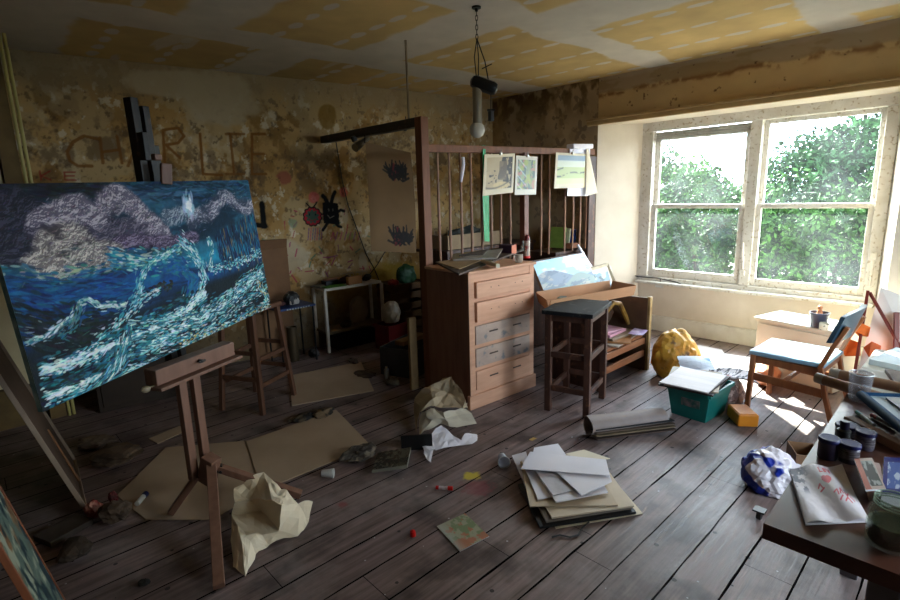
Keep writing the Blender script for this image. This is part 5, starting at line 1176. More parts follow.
for i, (dx, dy, w, d, h, rz, c, lb, nm) in enumerate((
    (-.02, .02, .46, .36, .010, .10, (.20, .15, .14), 'dark brown folder, lowest of the pile on the teal crate', 'folder'),
    (.00, .03, .44, .34, .008, .28, (.62, .55, .46), 'buff folder second from bottom on the teal crate', 'folder'),
    (-.03, .01, .43, .33, .008, .02, (.24, .19, .17), 'thin dark folder in the middle of the teal crate pile', 'folder'),
    (-.04, .01, .42, .32, .009, .06, (.80, .74, .72), 'large pale ruled pad on top of the teal crate', 'pad'))):
    solo(nm, B(w, d, h, .001), mat('crate_paper%d' % i, c, tuple(v*.93 for v in c), rough=.6, scale=40, stretch=(1, .05, 1)), lb, nm, (3.70+dx-.01*i, 1.35+dy, cz+sum((.011, .009, .009, .01)[:i])), rz)
solo('foil_wrapper', crumple_ball(.05, .06, .03, 71, 8, .4), mat('silver_foil', (.7, .7, .72), metal=.8, rough=.3), 'small crumpled silver wrapper poking out left of the crate pile', 'wrapper', (3.46, 1.52, .002))
t = thing('newspaper_bundle', 'folded printed newspapers sagging between the teal crate and the chair', 'newspaper', (4.06, 1.27, .0))
news = mat('newsprint', (.80, .76, .76), (.30, .27, .29), scale=34, rough=.7, stretch=(.25, 1.6, 1), lo=.5, hi=.56, c3=(.60, .22, .26), s3=7)
bm = crumple_ball(.13, .13, .17, 72, 9, .4); link('crumpled_sheets', bm, mat('pink_news', (.80, .70, .66), (.50, .40, .38), scale=18, rough=.7, lo=.48, hi=.56), t)
bm = crumple_grid(.30, .16, 12, .03, 6, 73, curl=-.12); bmesh.ops.rotate(bm, cent=(0, 0, 0), matrix=Rz(-1.0) @ Rx(.25), verts=bm.verts); bmesh.ops.translate(bm, vec=(-.02, -.04, .20), verts=bm.verts); bmesh.ops.solidify(bm, geom=bm.faces[:], thickness=.012); link('top_newspaper', bm, news, t)
bm = crumple_grid(.30, .24, 10, .03, 5, 74, dome=.03); bmesh.ops.solidify(bm, geom=bm.faces[:], thickness=.002)
solo('magazine', bm, mat('blue_white_mag', (.84, .86, .90), (.25, .55, .80), scale=3.2, rough=.4, lo=.55, hi=.6), 'glossy magazine with a light blue cover edge behind the crate pile', 'magazine', (4.02, 1.50, .235), .5)
t = thing('yellow_box', 'small mustard yellow box on the floor beside the teal crate', 'box', (3.74, 1.06, .002), math.radians(40)); bm = BM(); box(bm, (0, 0, .045), (.19, .13, .085), bev=.008); link('body', bm, mat('mustard_box', (.86, .52, .08), (.80, .47, .06), rough=.5), t)
bm = BM(); box(bm, (0, 0, .089), (.17, .11, .004), bev=.001); link('lid', bm, MATS['mustard_box'], t)
# bag under the chair
solo('orange_bag', crumple_ball(.15, .10, .12, 76, 7, .25), mat('peach_plastic', (.86, .60, .42), (.80, .48, .34), rough=.5), 'pale orange bag on the floor behind the chair legs', 'bag', (4.64, 1.16, .002))
# large white sheet on the floor by the window
bm = BM(); P = [gz(680, 342), gz(722, 350), gz(724, 354), gz(752, 358), gz(775, 372), gz(748, 385), gz(720, 374), gz(696, 372), gz(676, 366)]
a = [bm.verts.new((p.x, p.y, .003)) for p in P]; b_ = [bm.verts.new((p.x, p.y, .006)) for p in P]; bm.faces.new(a[::-1]); bm.faces.new(b_)
for i in range(len(P)): bm.faces.new((a[i], a[(i+1) % len(P)], b_[(i+1) % len(P)], b_[i]))
solo('white_sheet', bm, mat('white_board', (.82, .81, .82), (.78, .77, .78), rough=.6), 'large white paper sheet lying on the floor below the window', 'sheet')

# ------------------------------------------------------------ stack of papers on the floor
z_ = .002
def pile(name, pts, z, th, m, label, cat, group=None):
    bm = BM(); slab(bm, [Vector((gz(x, y, z).x, gz(x, y, z).y, z)) for x, y in pts], (0, 0, 1), th); return solo(name, bm, m, label, cat, group=group)
bk = mat('black_folder', (.08, .08, .09), (.12, .12, .13), rough=.5)
pile('paper_sheet', [(556, 529), (643, 514), (612, 478), (540, 500)], .003, .003, cream_p, 'cream sheet at the very bottom right of the floor stack', 'paper')
pile('black_folder', [(540, 529), (636, 514), (606, 470), (518, 486)], .008, .012, bk, 'black tied folder near the bottom of the floor stack', 'folder')
pile('cardboard_sheet', [(546, 523), (632, 509), (600, 464), (522, 476)], .022, .010, grey_p, 'grey board above the black folder in the floor stack', 'board')
pile('paper_sheet', [(552, 519), (634, 507), (598, 458), (524, 470)], .034, .008, mat('cream_board', (.82, .75, .66), (.78, .71, .62), rough=.7), 'thick cream board in the middle of the floor stack', 'board')
pile('paper_sheet', [(530, 507), (618, 506), (588, 452), (520, 462)], .045, .004, mat('pale_board', (.78, .70, .60), (.74, .66, .56), rough=.7), 'tan sheet with a fold across the floor stack', 'paper')
pile('white_board', [(526, 489), (535, 489), (526, 452), (512, 456)], .030, .004, white_p, 'white card sticking out furthest left of the floor stack', 'card')
pile('white_board', [(538, 500), (580, 493), (560, 452), (521, 460)], .052, .005, white_p, 'white card with its corner poking out above the tan sheet', 'card')
pile('white_board', [(556, 503), (608, 493), (590, 462), (535, 471)], .060, .006, white_p, 'thick white card second of the three loose ones below the top sheets', 'card')
pile('white_board', [(553, 496), (572, 491), (556, 466), (534, 470)], .068, .005, mat('white_card2', (.80, .78, .80), rough=.7), 'small white card tucked under the top sheets at left', 'card')
pile('white_board', [(582, 496), (612, 482), (604, 462), (547, 464)], .078, .004, white_p, 'white card fanned out to the right under the top sheet', 'card')
pile('white_board', [(532, 459), (566, 455), (558, 444), (534, 448)], .082, .003, white_p, 'narrow white card peeping out behind the top sheet', 'card')
pile('white_board', [(521, 469), (610, 476), (606, 460), (530, 452)], .090, .003, white_p, 'topmost large white sheet of the floor stack', 'card')
pile('white_board', [(583, 462), (610, 459), (584, 450), (566, 454)], .07, .003, cream_p, 'cream corner of card behind the top sheet at right', 'card')
bm = BM(); pts = [gz(x, y, .006) for x, y in [(552, 537), (560, 535), (570, 537), (578, 535), (582, 528), (589, 522)]]; tube(bm, pts, .004, 6)
solo('black_tape', bm, bk, 'black ribbon tie trailing from the folder onto the boards', 'ribbon')
# big roll
t = thing('paper_bundle_roll', 'big roll of grey card and papers lying on the floorboards', 'roll', (3.0, 1.5, 0))
A = Vector((2.83, 1.71, .07)); Bv = Vector((3.30, 1.42, .07)); dv = (Bv-A).normalized(); sd = Vector((0, 0, 1)).cross(dv).normalized()
bm = BM(); seg = 40; ringsA = []; 
outer = []; inner = []
for k in range(seg+1):
    a = math.radians(-75+k*330/seg); r1 = .068+.004*math.sin(k*.5); o1 = sd*math.cos(a)*r1*1.02+Vector((0, 0, math.sin(a)*r1*.98)); i1 = o1*.93
    outer.append((bm.verts.new(A+o1), bm.verts.new(Bv+o1*.92))); inner.append((bm.verts.new(A+i1), bm.verts.new(Bv+i1*.9)))
for k in range(seg):
    bm.faces.new((outer[k][0], outer[k+1][0], outer[k+1][1], outer[k][1])); bm.faces.new((inner[k][0], inner[k][1], inner[k+1][1], inner[k+1][0]))
    bm.faces.new((outer[k][0], inner[k][0], inner[k+1][0], outer[k+1][0])); bm.faces.new((outer[k][1], outer[k+1][1], inner[k+1][1], inner[k][1]))
local(bm, t); link('rolled_card', bm, mat('pinkish_card', (.56, .50, .47), (.50, .44, .42), scale=5, rough=.65), t, True)
for k, (hh, c, lbm) in enumerate(((.064, (.10, .09, .09), 'black inner sheet'), (.045, (.36, .28, .22), 'brown sheet'), (.028, (.48, .40, .30), 'tan sheet'), (.010, (.30, .22, .18), 'dark brown sheet'))):
    bm = BM(); s1 = -sd
    slab(bm, [A+s1*(.040+.006*k)+Vector((0, 0, hh-.07)), Bv+dv*.03+s1*(.04+.008*k)+Vector((0, 0, hh-.066)), Bv+dv*.03+s1*(.085+.008*k)+Vector((0, 0, hh-.062)), A+dv*.02+s1*(.072+.008*k)+Vector((0, 0, hh-.066))], (0, 0, 1), .008); local(bm, t); o = link('inner_sheet', bm, mat('roll_sheet%d' % k, c, rough=.7), t); o['label'] = lbm

# ------------------------------------------------------------ small things on the floor
p = gz(503, 464, 0); q = gz(497, 458, 0)
t = thing('plastic_cup', 'crushed clear white plastic cup lying beside the paper stack', 'cup', (p.x, p.y, .03), rot=Matrix.Rotation(-.7, 3, 'Z') @ Rx(PI/2-.1))
bm = BM(); lathe(bm, [(.022, -.045), (.024, -.04), (.032, .03), (.036, .04), (.034, .042), (.030, .03), (.022, -.035), (0, -.036)], 24); jit(bm, .004, 3); link('body', bm, glassmat('cloudy_plastic', (.88, .88, .90), .55), t, True)
bm = BM(); lathe(bm, [(.036, .040), (.038, .042), (.038, .047), (.034, .047)], 24, cap=False); bmesh.ops.solidify(bm, geom=bm.faces[:], thickness=.002); link('rim', bm, white_pl, t, True)
p = gz(329, 478, 0); t = thing('white_cup', 'small white plastic cup lying on the dust sheets behind the easel foot', 'cup', (p.x, p.y, .030), rot=Rz(.8) @ Rx(PI/2))
bm = BM(); lathe(bm, [(.018, -.04), (.020, -.036), (.028, .03), (.026, .03), (.018, -.03), (0, -.03)], 24); link('body', bm, white_pl, t, True)
p = gz(444, 490, 0); t = thing('glue_stick', 'small red-capped glue stick lying on the floorboards', 'glue stick', (p.x, p.y, .013), rot=Rz(math.atan2(gz(453, 490).y-gz(436, 489).y, gz(453, 490).x-gz(436, 489).x)) @ Ry(PI/2))
bm = BM(); lathe(bm, [(.0095, -.03), (.0095, .03)], 18); link('barrel', bm, mat('glue_barrel', (.70, .55, .52), (.82, .80, .8), scale=60, rough=.4), t, True)
bm = BM(); lathe(bm, [(.0105, -.045), (.0105, -.028)], 18); link('end_knob', bm, red_pl, t, True)
bm = BM(); lathe(bm, [(.0118, .022), (.0118, .048), (.010, .05)], 18); link('cap', bm, red_pl, t, True)
p = gz(413, 536, 0); bm = BM(); lathe(bm, [(.014, 0), (.0145, .004), (.013, .024), (.006, .026), (0, .026)], 20); lathe(bm, [(.005, .024), (.005, .030), (0, .031)], 12); solo('bottle_cap', bm, red_pl, 'single bright red cap standing on the bare boards', 'cap', (p.x, p.y, .002), smooth=True)
def map_fn(u, v):
    c = const(u, (.62, .62, .52)); c = mixc(c, (.45, .52, .36), ss(.5, .6, fbm(u*6, v*6, 5, 401))*.8); c = mixc(c, (.72, .42, .32), ss(.52, .62, fbm(u*7+4, v*7, 5, 403)+.2*(u-.6))*.8)
    return mixc(c, (.68, .68, .66), (1-ss(0, .35, v))*.7)
P = [gz(460, 552), gz(489, 537), gz(465, 514), gz(437, 527)]; t = thing('postcard', 'faded green and orange card lying flat on the floorboards', 'card', gz(462, 532, .001))
o_ = gz(462, 532, .001); painted('printed_face', tuple(P[3]-o_+Vector((0, 0, .005))), tuple(P[0]-P[3]), tuple(P[2]-P[3]), 80, 80, map_fn, colmat('card_print', .5), t)
bm = BM(); Q = [P[3], P[0], P[0]+P[2]-P[3], P[2]]; slab(bm, [q_+Vector((0, 0, .001)) for q_ in Q], (0, 0, 1), .003); local(bm, t); link('card_back', bm, white_p, t)
p = gz(533, 440, 0); solo('yellow_scrap', crumple_grid(.05, .03, 4, .008, 3, 81), mat('scrap_yellow', (.75, .62, .35), rough=.7), 'tiny yellow paper scrap on the boards beyond the plastic cup', 'scrap', (p.x, p.y, .001))

# crumpled paper at the easel foot
pm = mat('crumpled_cream', (.90, .84, .74), (.87, .80, .68), scale=3, rough=.6)
t = thing('crumpled_paper', 'big crumpled sheet of cream paper lying at the foot of the easel', 'paper', (.86, 2.20, 0), .35)
def scrunch(w, h, n_, seed, pk, rot):
    bm = crumple_grid(w, h, n_, pk, 9, seed, dome=.05); bmesh.ops.transform(bm, matrix=rot, verts=bm.verts)
    mz = min(v.co.z for v in bm.verts); bmesh.ops.translate(bm, vec=(0, 0, -mz+.003), verts=bm.verts); bmesh.ops.solidify(bm, geom=bm.faces[:], thickness=.0015); return bm
def handfold(verts, faces, seed, cuts=3, amp=.010, clampx=False):
    bm = BM(); V_ = [bm.verts.new(gz(*p)) for p in verts]
    for f in faces: bm.faces.new([V_[i] for i in f])
    bmesh.ops.subdivide_edges(bm, edges=bm.edges[:], cuts=cuts, use_grid_fill=True); bmesh.ops.triangulate(bm, faces=bm.faces[:])
    for v in bm.verts:
        q = v.co+Vector((seed, 0, 0)); k = (abs(noise.noise(q*9))-.2)*3.2+(abs(noise.noise(q*21))-.2)*1.3
        v.co += Vector((noise.noise(q*13), noise.noise(q*13+Vector((0, 7, 0))), k))*amp
        if clampx and v.co.y > 2.48: v.co.x = min(v.co.x, 2.575)
        v.co.z = max(v.co.z, .006)
    bmesh.ops.solidify(bm, geom=bm.faces[:], thickness=.0015); 
    return bm
PV = [(234, 489, .13), (264, 472, .15), (281, 489, .15), (272, 500, .17), (236, 501, .12), (298, 503, .12), (287, 491, .15), (313, 502, .10), (309, 522, .03), (298, 535, .01), (282, 505, .16), (279, 531, .06), (270, 545, .01), (262, 535, .06), (232, 515, .05), (231, 540, .03), (241, 535, .09), (256, 554, .01), (245, 576, .01), (233, 566, .01), (250, 543, .06), (262, 512, .05), (250, 500, .12)]
PF = [(0, 1, 22), (1, 3, 22), (1, 2, 3), (0, 22, 4), (4, 22, 14), (22, 21, 14), (22, 3, 21), (3, 10, 21), (10, 11, 21), (11, 13, 21), (13, 14, 21), (13, 16, 14), (14, 16, 15), (3, 2, 6), (3, 6, 10), (6, 5, 10), (5, 11, 10), (5, 7, 8), (5, 8, 9), (5, 9, 11), (9, 12, 11), (12, 13, 11), (13, 12, 20), (12, 17, 20), (13, 20, 16), (20, 17, 18), (16, 20, 18), (16, 18, 19), (16, 19, 15)]
bm = handfold(PV, PF, 3); local(bm, t); link('folded_sheet', bm, pm, t)
# crumpled linen by the chest
t = thing('dust_cloth', 'heap of cream cloth and torn paper by the left side of the chest', 'cloth', (2.20, 2.50, 0), .4)
clm = mat('linen_dim', (.72, .64, .53), (.66, .58, .47), rough=.85)
CV_ = [(415, 396, .15), (430, 385, .22), (452, 377, .28), (459, 385, .25), (466, 400, .18), (462, 407, .14), (436, 407, .14), (419, 413, .10), (432, 400, .19), (448, 392, .19), (416, 432, .01), (468, 412, .02), (430, 392, .02), (414, 400, .02)]
CF_ = [(0, 1, 8), (1, 2, 9), (1, 9, 8), (2, 3, 9), (3, 4, 9), (4, 5, 9), (5, 6, 9), (6, 8, 9), (6, 7, 8), (7, 0, 8), (7, 10, 0), (5, 4, 11), (10, 13, 0), (0, 13, 12, 1), (1, 12, 2)]
bm = handfold(CV_, CF_, 7, 4, .014, True); local(bm, t); link('cloth', bm, clm, t)
RV_ = [(421, 412, .13), (434, 409, .16), (444, 412, .16), (466, 408, .16), (471, 413, .13), (477, 425, .03), (450, 428, .04), (440, 424, .06), (419, 420, .08), (420, 436, .01), (445, 418, .12), (432, 420, .11)]
RF_ = [(0, 1, 11), (1, 2, 10), (1, 10, 11), (2, 3, 10), (3, 4, 10), (4, 5, 10), (5, 6, 10), (6, 7, 10), (7, 11, 10), (0, 11, 8), (8, 11, 9), (11, 7, 9)]
bm = handfold(RV_, RF_, 9, 3, .009, True); local(bm, t); link('rolled_paper', bm, mat('soft_white_paper', (.84, .79, .70), (.79, .73, .64), rough=.7), t)
TV_ = [(440, 424, .10), (450, 432, .06), (462, 440, .03), (453, 446, .01), (436, 450, .01), (430, 436, .05), (421, 439, .03), (424, 455, .01), (431, 462, .01), (434, 448, .02), (477, 434, .02), (471, 444, .01), (478, 441, .01), (466, 436, .03)]
TF_ = [(0, 1, 5), (1, 2, 3), (1, 3, 4), (1, 4, 5), (5, 4, 9), (6, 5, 9), (6, 9, 7), (7, 9, 8), (13, 10, 11), (10, 12, 11), (2, 13, 3), (13, 11, 3)]
bm = handfold(TV_, TF_, 11, 3, .012); local(bm, t); link('torn_paper', bm, white_p, t)
# flattened printed packaging / open book
def mag_fn(u, v):
    c = const(u, (.14, .13, .12)); c = mixc(c, (.52, .49, .42), ((u > .45)*(v > .45))*.9); c = mixc(c, (.60, .56, .48), ss(.55, .6, fbm(u*12, v*10, 4, 411))*(u < .75)); return mixc(c, (.30, .15, .12), ss(.6, .64, fbm(u*14+4, v*14, 4, 413)))
t = thing('picture_book', 'black and white printed box flattened on the floor near the cloth heap', 'book', (1.79, 2.50, 0))
c0 = Vector((1.79, 2.50, 0)); P = [gz(372, 470, .03), gz(407, 465, .06), gz(410, 440, .10), gz(378, 452, .04)]
painted('cover', tuple(P[0]-c0), tuple(P[1]-P[0]), tuple(P[3]-P[0]), 70, 60, mag_fn, colmat('glossy_print', .4), t)
bm = BM(); slab(bm, [P[0], P[1], P[1]+P[3]-P[0], P[3]], (0, 0, -1), .02); local(bm, t); link('pages', bm, mat('page_edge', (.5, .48, .42), rough=.7), t)
bm = BM(); box(bm, (.14, -.10, .05), (.20, .012, .10), Rz(-.7)); link('upright_side', bm, black_pl, t)
solo('burnt_paper', crumple_ball(.16, .10, .05, 112, 12, .5), mat('charred', (.22, .19, .17), (.42, .38, .33), scale=22, rough=.8, lo=.45, hi=.55), 'crumpled dark printed paper on the corner of the long dust sheet', 'paper', (gz(360, 460).x, gz(360, 460).y, .004))

# ------------------------------------------------------------ card sheets on the floor by the far wall
shm = mat('sheet_board', (.70, .61, .52), (.64, .55, .46), scale=1.6, rough=.75)
pile('card_sheet', [(292, 406), (374, 391), (361, 362), (289, 376)], .004, .004, shm, 'square buff board on the floor in front of the white table', 'board')
pile('card_sheet', [(262, 491), (371, 446), (336, 410), (246, 442)], .008, .004, shm, 'long buff board on the floor, right of the easel legs', 'board')
pile('card_sheet', [(146, 520), (214, 520), (262, 490), (247, 441), (166, 448), (117, 496)], .003, .004, shm, 'wide buff board on the floor directly under the easel', 'board')
pile('card_strip', [(158, 444), (184, 432), (180, 426), (149, 439)], .004, .004, shm, 'narrow buff strip on the floor behind the easel uprights', 'board')
for i, (x, y, a, b_, h, c, c2, lb, nm, cat) in enumerate((
    (300, 420, .12, .08, .04, (.30, .25, .18), (.09, .08, .07), 'dark crumpled rags behind the long buff board, left lump', 'rag', 'rag'),
    (325, 416, .10, .07, .04, (.42, .34, .25), (.16, .13, .1), 'tan crumpled rag behind the long buff board, right lump', 'rag', 'rag'),
    (394, 384, .10, .08, .03, (.40, .35, .28), (.25, .2, .16), 'dim scrap of paper in front of the grey storage tub', 'scrap', 'paper'),
    (366, 375, .14, .12, .012, (.24, .17, .14), (.32, .26, .2), 'dark patterned cloth scrap beside the square buff board', 'cloth_scrap', 'cloth'),
    (352, 363, .12, .05, .03, (.40, .36, .33), (.16, .1, .1), 'small pale and dark scraps behind the square buff board', 'scrap', 'paper'),
    (315, 356, .10, .06, .05, (.36, .34, .34), (.12, .12, .12), 'grey crumpled bag under the front of the blue-topped table', 'crumpled_bag', 'bag'),
    (118, 460, .24, .16, .06, (.36, .28, .21), (.28, .215, .16), 'crumpled brown wrapping paper on the floor behind the easel at left', 'wrapping_paper', 'paper'),
    (88, 446, .16, .12, .04, (.40, .33, .26), (.3, .24, .19), 'flat brown wrapping paper nearest the leaning boards', 'wrapping_paper', 'paper'),
    (126, 459, .05, .05, .06, (.10, .25, .50), (.40, .16, .12), 'blue and red packet poking out of the brown wrapping paper', 'packet', 'packet'),
    (120, 521, .10, .08, .07, (.32, .25, .19), (.26, .2, .15), 'brown crumpled paper bag on the edge of the wide buff board', 'paper_bag', 'bag'),
    (97, 516, .06, .05, .07, (.45, .14, .12), (.65, .45, .38), 'red patterned crumpled packet left of the brown paper bag', 'packet', 'packet'),
    (115, 505, .035, .03, .06, (.34, .08, .07), (.24, .10, .08), 'small dark red packet behind the brown paper bag', 'packet', 'packet'),
    (145, 584, .03, .025, .02, (.12, .11, .10), (.2, .18, .15), 'small dark lump on the boards left of the easel front leg', 'lump', 'scrap'))):
    p = gz(x, y, 0); lift_ = .014 if i in (9, 11) else .003
    solo(nm, crumple_ball(a, b_, h, 120+i, 12, .45), mat('lumpmat%d' % i, c, c2, scale=14, rough=.8, lo=.47, hi=.55), lb, cat, (p.x, p.y, lift_), .4*i)
p = gz(141, 502, .01); t = thing('paint_tube', 'white paint tube with a blue end lying on the wide buff board', 'paint tube', (p.x, p.y, .024), rot=Rz(.9) @ Ry(PI/2))
bm = BM(); lathe(bm, [(.013, -.04), (.014, .03)], 14); link('barrel', bm, white_pl, t, True)
bm = BM(); lathe(bm, [(.015, .03), (.016, .06)], 14); link('blue_end', bm, mat('deep_blue', (.04, .08, .30), rough=.4), t, True)
# boxes under the painting, background
t = thing('cupboard', 'low dark brown cupboard by the far wall, seen beneath the seascape', 'cupboard', (.93, 4.80, 0), -.13)
bm = BM(); box(bm, (0, 0, .34), (.62, .36, .68), bev=.004); link('body', bm, mat('umber_board', (.21, .15, .10), (.17, .12, .08), rough=.7), t)
bm = BM(); box(bm, (0, -.186, .34), (.56, .012, .6), bev=.003); dd = link('door', bm, MATS['umber_board'], t); bm = BM(); lathe(bm, [(.012, 0), (.016, .012), (0, .018)], 12, (.2, -.19, .36), R=Rx(PI/2)); link('knob', bm, black_pl, dd, True)

# ------------------------------------------------------------ boards leaning at far left
def lean(name, A0, A1, top, th, m, label, cat, sub_nm, sub_m, edge_m, nrm):
    """picture/board whose lower edge runs A0-A1 on the floor and which leans by vector top"""
    A0 = Vector(A0); A1 = Vector(A1); top = Vector(top); t = thing(name, label, cat, (A0+A1)/2); n = Vector(nrm).normalized()
    bm = BM(); slab(bm, [A0, A1, A1+top, A0+top], n, th*.35); local(bm, t); link(sub_nm, bm, sub_m, t)
    for a, b_ in ((A0, A0+top), (A1, A1+top), (A0, A1), (A0+top, A1+top)):
        bm = BM(); bar(bm, a+n*th*.5, b_+n*th*.5, .014, th, up=n, bev=.002); local(bm, t); link('frame_bar', bm, edge_m, t)
    return t
up_ = Vector((-.30, 0, .98))
lean('stretched_canvas', (.26, 3.17, .010), (.31, 3.86, .010), (-.33, -.02, 1.16), .022, None, 'large blank canvas seen from its brown back, leaning at the far left', 'canvas', 'canvas_back', mat('raw_canvas_brown', (.32, .24, .18), (.27, .2, .15), scale=3, rough=.8), mat('pale_edge', (.56, .48, .40), (.50, .42, .35), rough=.6), (.95, 0, .3))
def oldp_fn(u, v):
    c = const(u, (.34, .40, .36)); c = mixc(c, (.56, .58, .50), ss(.5, .6, fbm(u*8, v*12, 5, 421))); c = mixc(c, (.45, .28, .16), ss(.55, .62, fbm(u*7, v*9, 5, 423))*ss(.3, .8, v)); return mixc(c, (.12, .20, .22), ss(.55, .6, fbm(u*11, v*9, 5, 425)))
t = lean('framed_painting', (.055, 1.95, .010), (.075, 2.42, .010), (-.165, 0, .80), .02, None, 'mottled green painting in a reddish brown frame at the bottom left corner', 'painting', 'board_back', card_m, mat('frame_red_brown', (.50, .29, .18), (.42, .23, .14), rough=.5), (.977, -.05, .20))
a = Vector((.052, 1.965, .03))+Vector((.977, -.05, .20))*.012-t.location
painted('picture', tuple(a), (.023, .44, 0), (-.157, 0, .76), 60, 100, oldp_fn, colmat('old_oil', .5), t)
t = lean('leaning_board', (-.075, 2.05, .012), (-.065, 2.28, .012), (-.10, 0, .46), .02, None, 'pale green and white board edge in the very corner at bottom left', 'board', 'panel', mat('pale_green_board', (.62, .68, .62), (.5, .55, .45), rough=.6), mat('ochre_frame', (.52, .36, .18), (.42, .28, .14), rough=.5), (.93, 0, .36))
bm = BM(); bar(bm, (.295, 3.52, .002), (.20, 3.62, .34), .012, .03, bev=.002); solo('wood_splinter', bm, mat('orange_batten', (.52, .34, .20), rough=.6), 'broken strip of orange wood leaning on the brown canvas back', 'wood strip')
bm = BM(); box(bm, (0, 0, .018), (.20, .14, .030), bev=.003); solo('old_book', bm, mat('dusty_book', (.30, .25, .21), (.22, .18, .15), rough=.8), 'dusty book on the floor between the leaning pictures', 'book', (gz(60, 535).x+.02, gz(60, 535).y, .002), .4)
p = gz(70, 560, 0); solo('brown_paper', crumple_ball(.09, .12, .05, 140, 9, .4), mat('dim_brown_paper', (.26, .20, .15), (.2, .155, .12), rough=.85), 'dim crumpled brown paper beside the frame at bottom left', 'paper', (p.x+.02, p.y, .002))

# ------------------------------------------------------------ foreground table
t = thing('work_table', 'dark wooden table in the right foreground covered with art things', 'table', (2.0, -.05, 0))
tw = mat('table_wood', (.34, .205, .16), (.27, .16, .125), scale=5, rough=.32, stretch=(.3, 1, 1), bump=.06, c3=(.46, .35, .31), s3=6)
bm = BM(); slab(bm, [Vector((1.385, .322, .707)), Vector((2.56, .345, .707)), Vector((2.56, -.80, .707)), Vector((1.40, -.80, .707))], (0, 0, 1), .043); local(bm, t); link('table_top', bm, tw, t)
for dx, dy in ((1.46, .08), (2.48, .25), (1.48, -.72), (2.48, -.72)):
    bm = BM(); bar(bm, (dx, dy, 0), (dx, dy, .706), .06, .06, up=(1, 0, 0), bev=.004); local(bm, t); link('leg', bm, mat('grey_leg', (.42, .40, .42), (.36, .34, .36), rough=.5), t)
TZ = .752
def jar(px, py, r, h, label, dark=False):
    p = gz(px, py, TZ); t = thing('paint_jar', label, 'jar', (p.x, p.y, TZ))
    bm = BM(); lathe(bm, [(r*.93, 0), (r*.97, .003), (r*.97, h*.80), (r*.9, h*.84)], 28); link('body', bm, mat('jar_dark', (.16, .13, .20), (.22, .18, .26), rough=.3) if dark else mat('jar_body', (.36, .33, .38), (.28, .25, .30), rough=.3), t, True)
    if not dark:
        bm = BM(); lathe(bm, [(r*.985, h*.22), (r*.985, h*.68)], 28, cap=False); bmesh.ops.solidify(bm, geom=bm.faces[:], thickness=.0006); link('label', bm, mat('jar_label', (.56, .52, .54), (.34, .31, .34), scale=50, rough=.5, stretch=(.3, .3, 3), lo=.52, hi=.58), t, True)
    bm = BM(); lathe(bm, [(r*1.04, h*.80), (r*1.06, h*.82), (r*1.06, h*.97), (r*1.0, h), (r*.8, h), (r*.78, h*.985), (0, h*.985)], 28); lid = link('lid', bm, mat('navy_lid', (.07, .07, .30), (.05, .05, .24), rough=.45), t, True)
    bm = BM(); lathe(bm, [(0, h*.99), (r*.76, h*.99), (r*.76, h*.996), (0, h*.997)], 24, cap=False); link('lid_disc', bm, mat('lid_disc', (.22, .22, .38), (.15, .15, .30), rough=.6), lid, True)
jar(827, 457, .028, .068, 'dark paint jar with navy lid at the table edge, leftmost of four', True)
jar(848, 461, .027, .062, 'labelled paint jar with navy lid nearest the camera')
jar(864, 448, .027, .060, 'labelled paint jar with navy lid, furthest right of four')
jar(846, 438, .033, .050, 'squat paint jar with navy lid behind the little black bottle')
p = gz(842, 446, TZ); t = thing('black_bottle', 'small black dropper bottle with black cap among the paint jars', 'bottle', (p.x, p.y, TZ))
bm = BM(); lathe(bm, [(.019, 0), (.020, .003), (.020, .056), (.010, .064)], 24); link('body', bm, black_pl, t, True)
bm = BM(); lathe(bm, [(.0125, .060), (.0130, .062), (.0130, .086), (.011, .088), (0, .088)], 24); link('cap', bm, mat('purple_black', (.09, .07, .16), rough=.3), t, True)
bm = BM(); lathe(bm, [(.0204, .012), (.0204, .036)], 24, cap=False); bmesh.ops.solidify(bm, geom=bm.faces[:], thickness=.0004); link('label', bm, mat('grey_label', (.34, .34, .36), (.1, .1, .1), scale=70, rough=.5), t, True)
# tumbler
p = gz(858, 401, TZ); t = thing('glass_tumbler', 'empty straight clear glass tumbler at the far edge of the table', 'glass', (p.x, p.y, TZ))
bm = BM(); lathe(bm, [(.031, 0), (.032, .003), (.040, .115), (.0375, .115), (.030, .010), (0, .010)], 32); link('body', bm, glassmat('tumbler_glass', (.95, .95, .96), .05), t, True)
bm = BM(); pts = [Vector((.0395*math.cos(a), .0395*math.sin(a), .1155)) for a in [k*2*PI/28 for k in range(28)]]; tube(bm, pts, .0018, 6, closed=True); link('rim', bm, mat('bright_glass_rim', (.80, .80, .82), rough=.1), t, True)
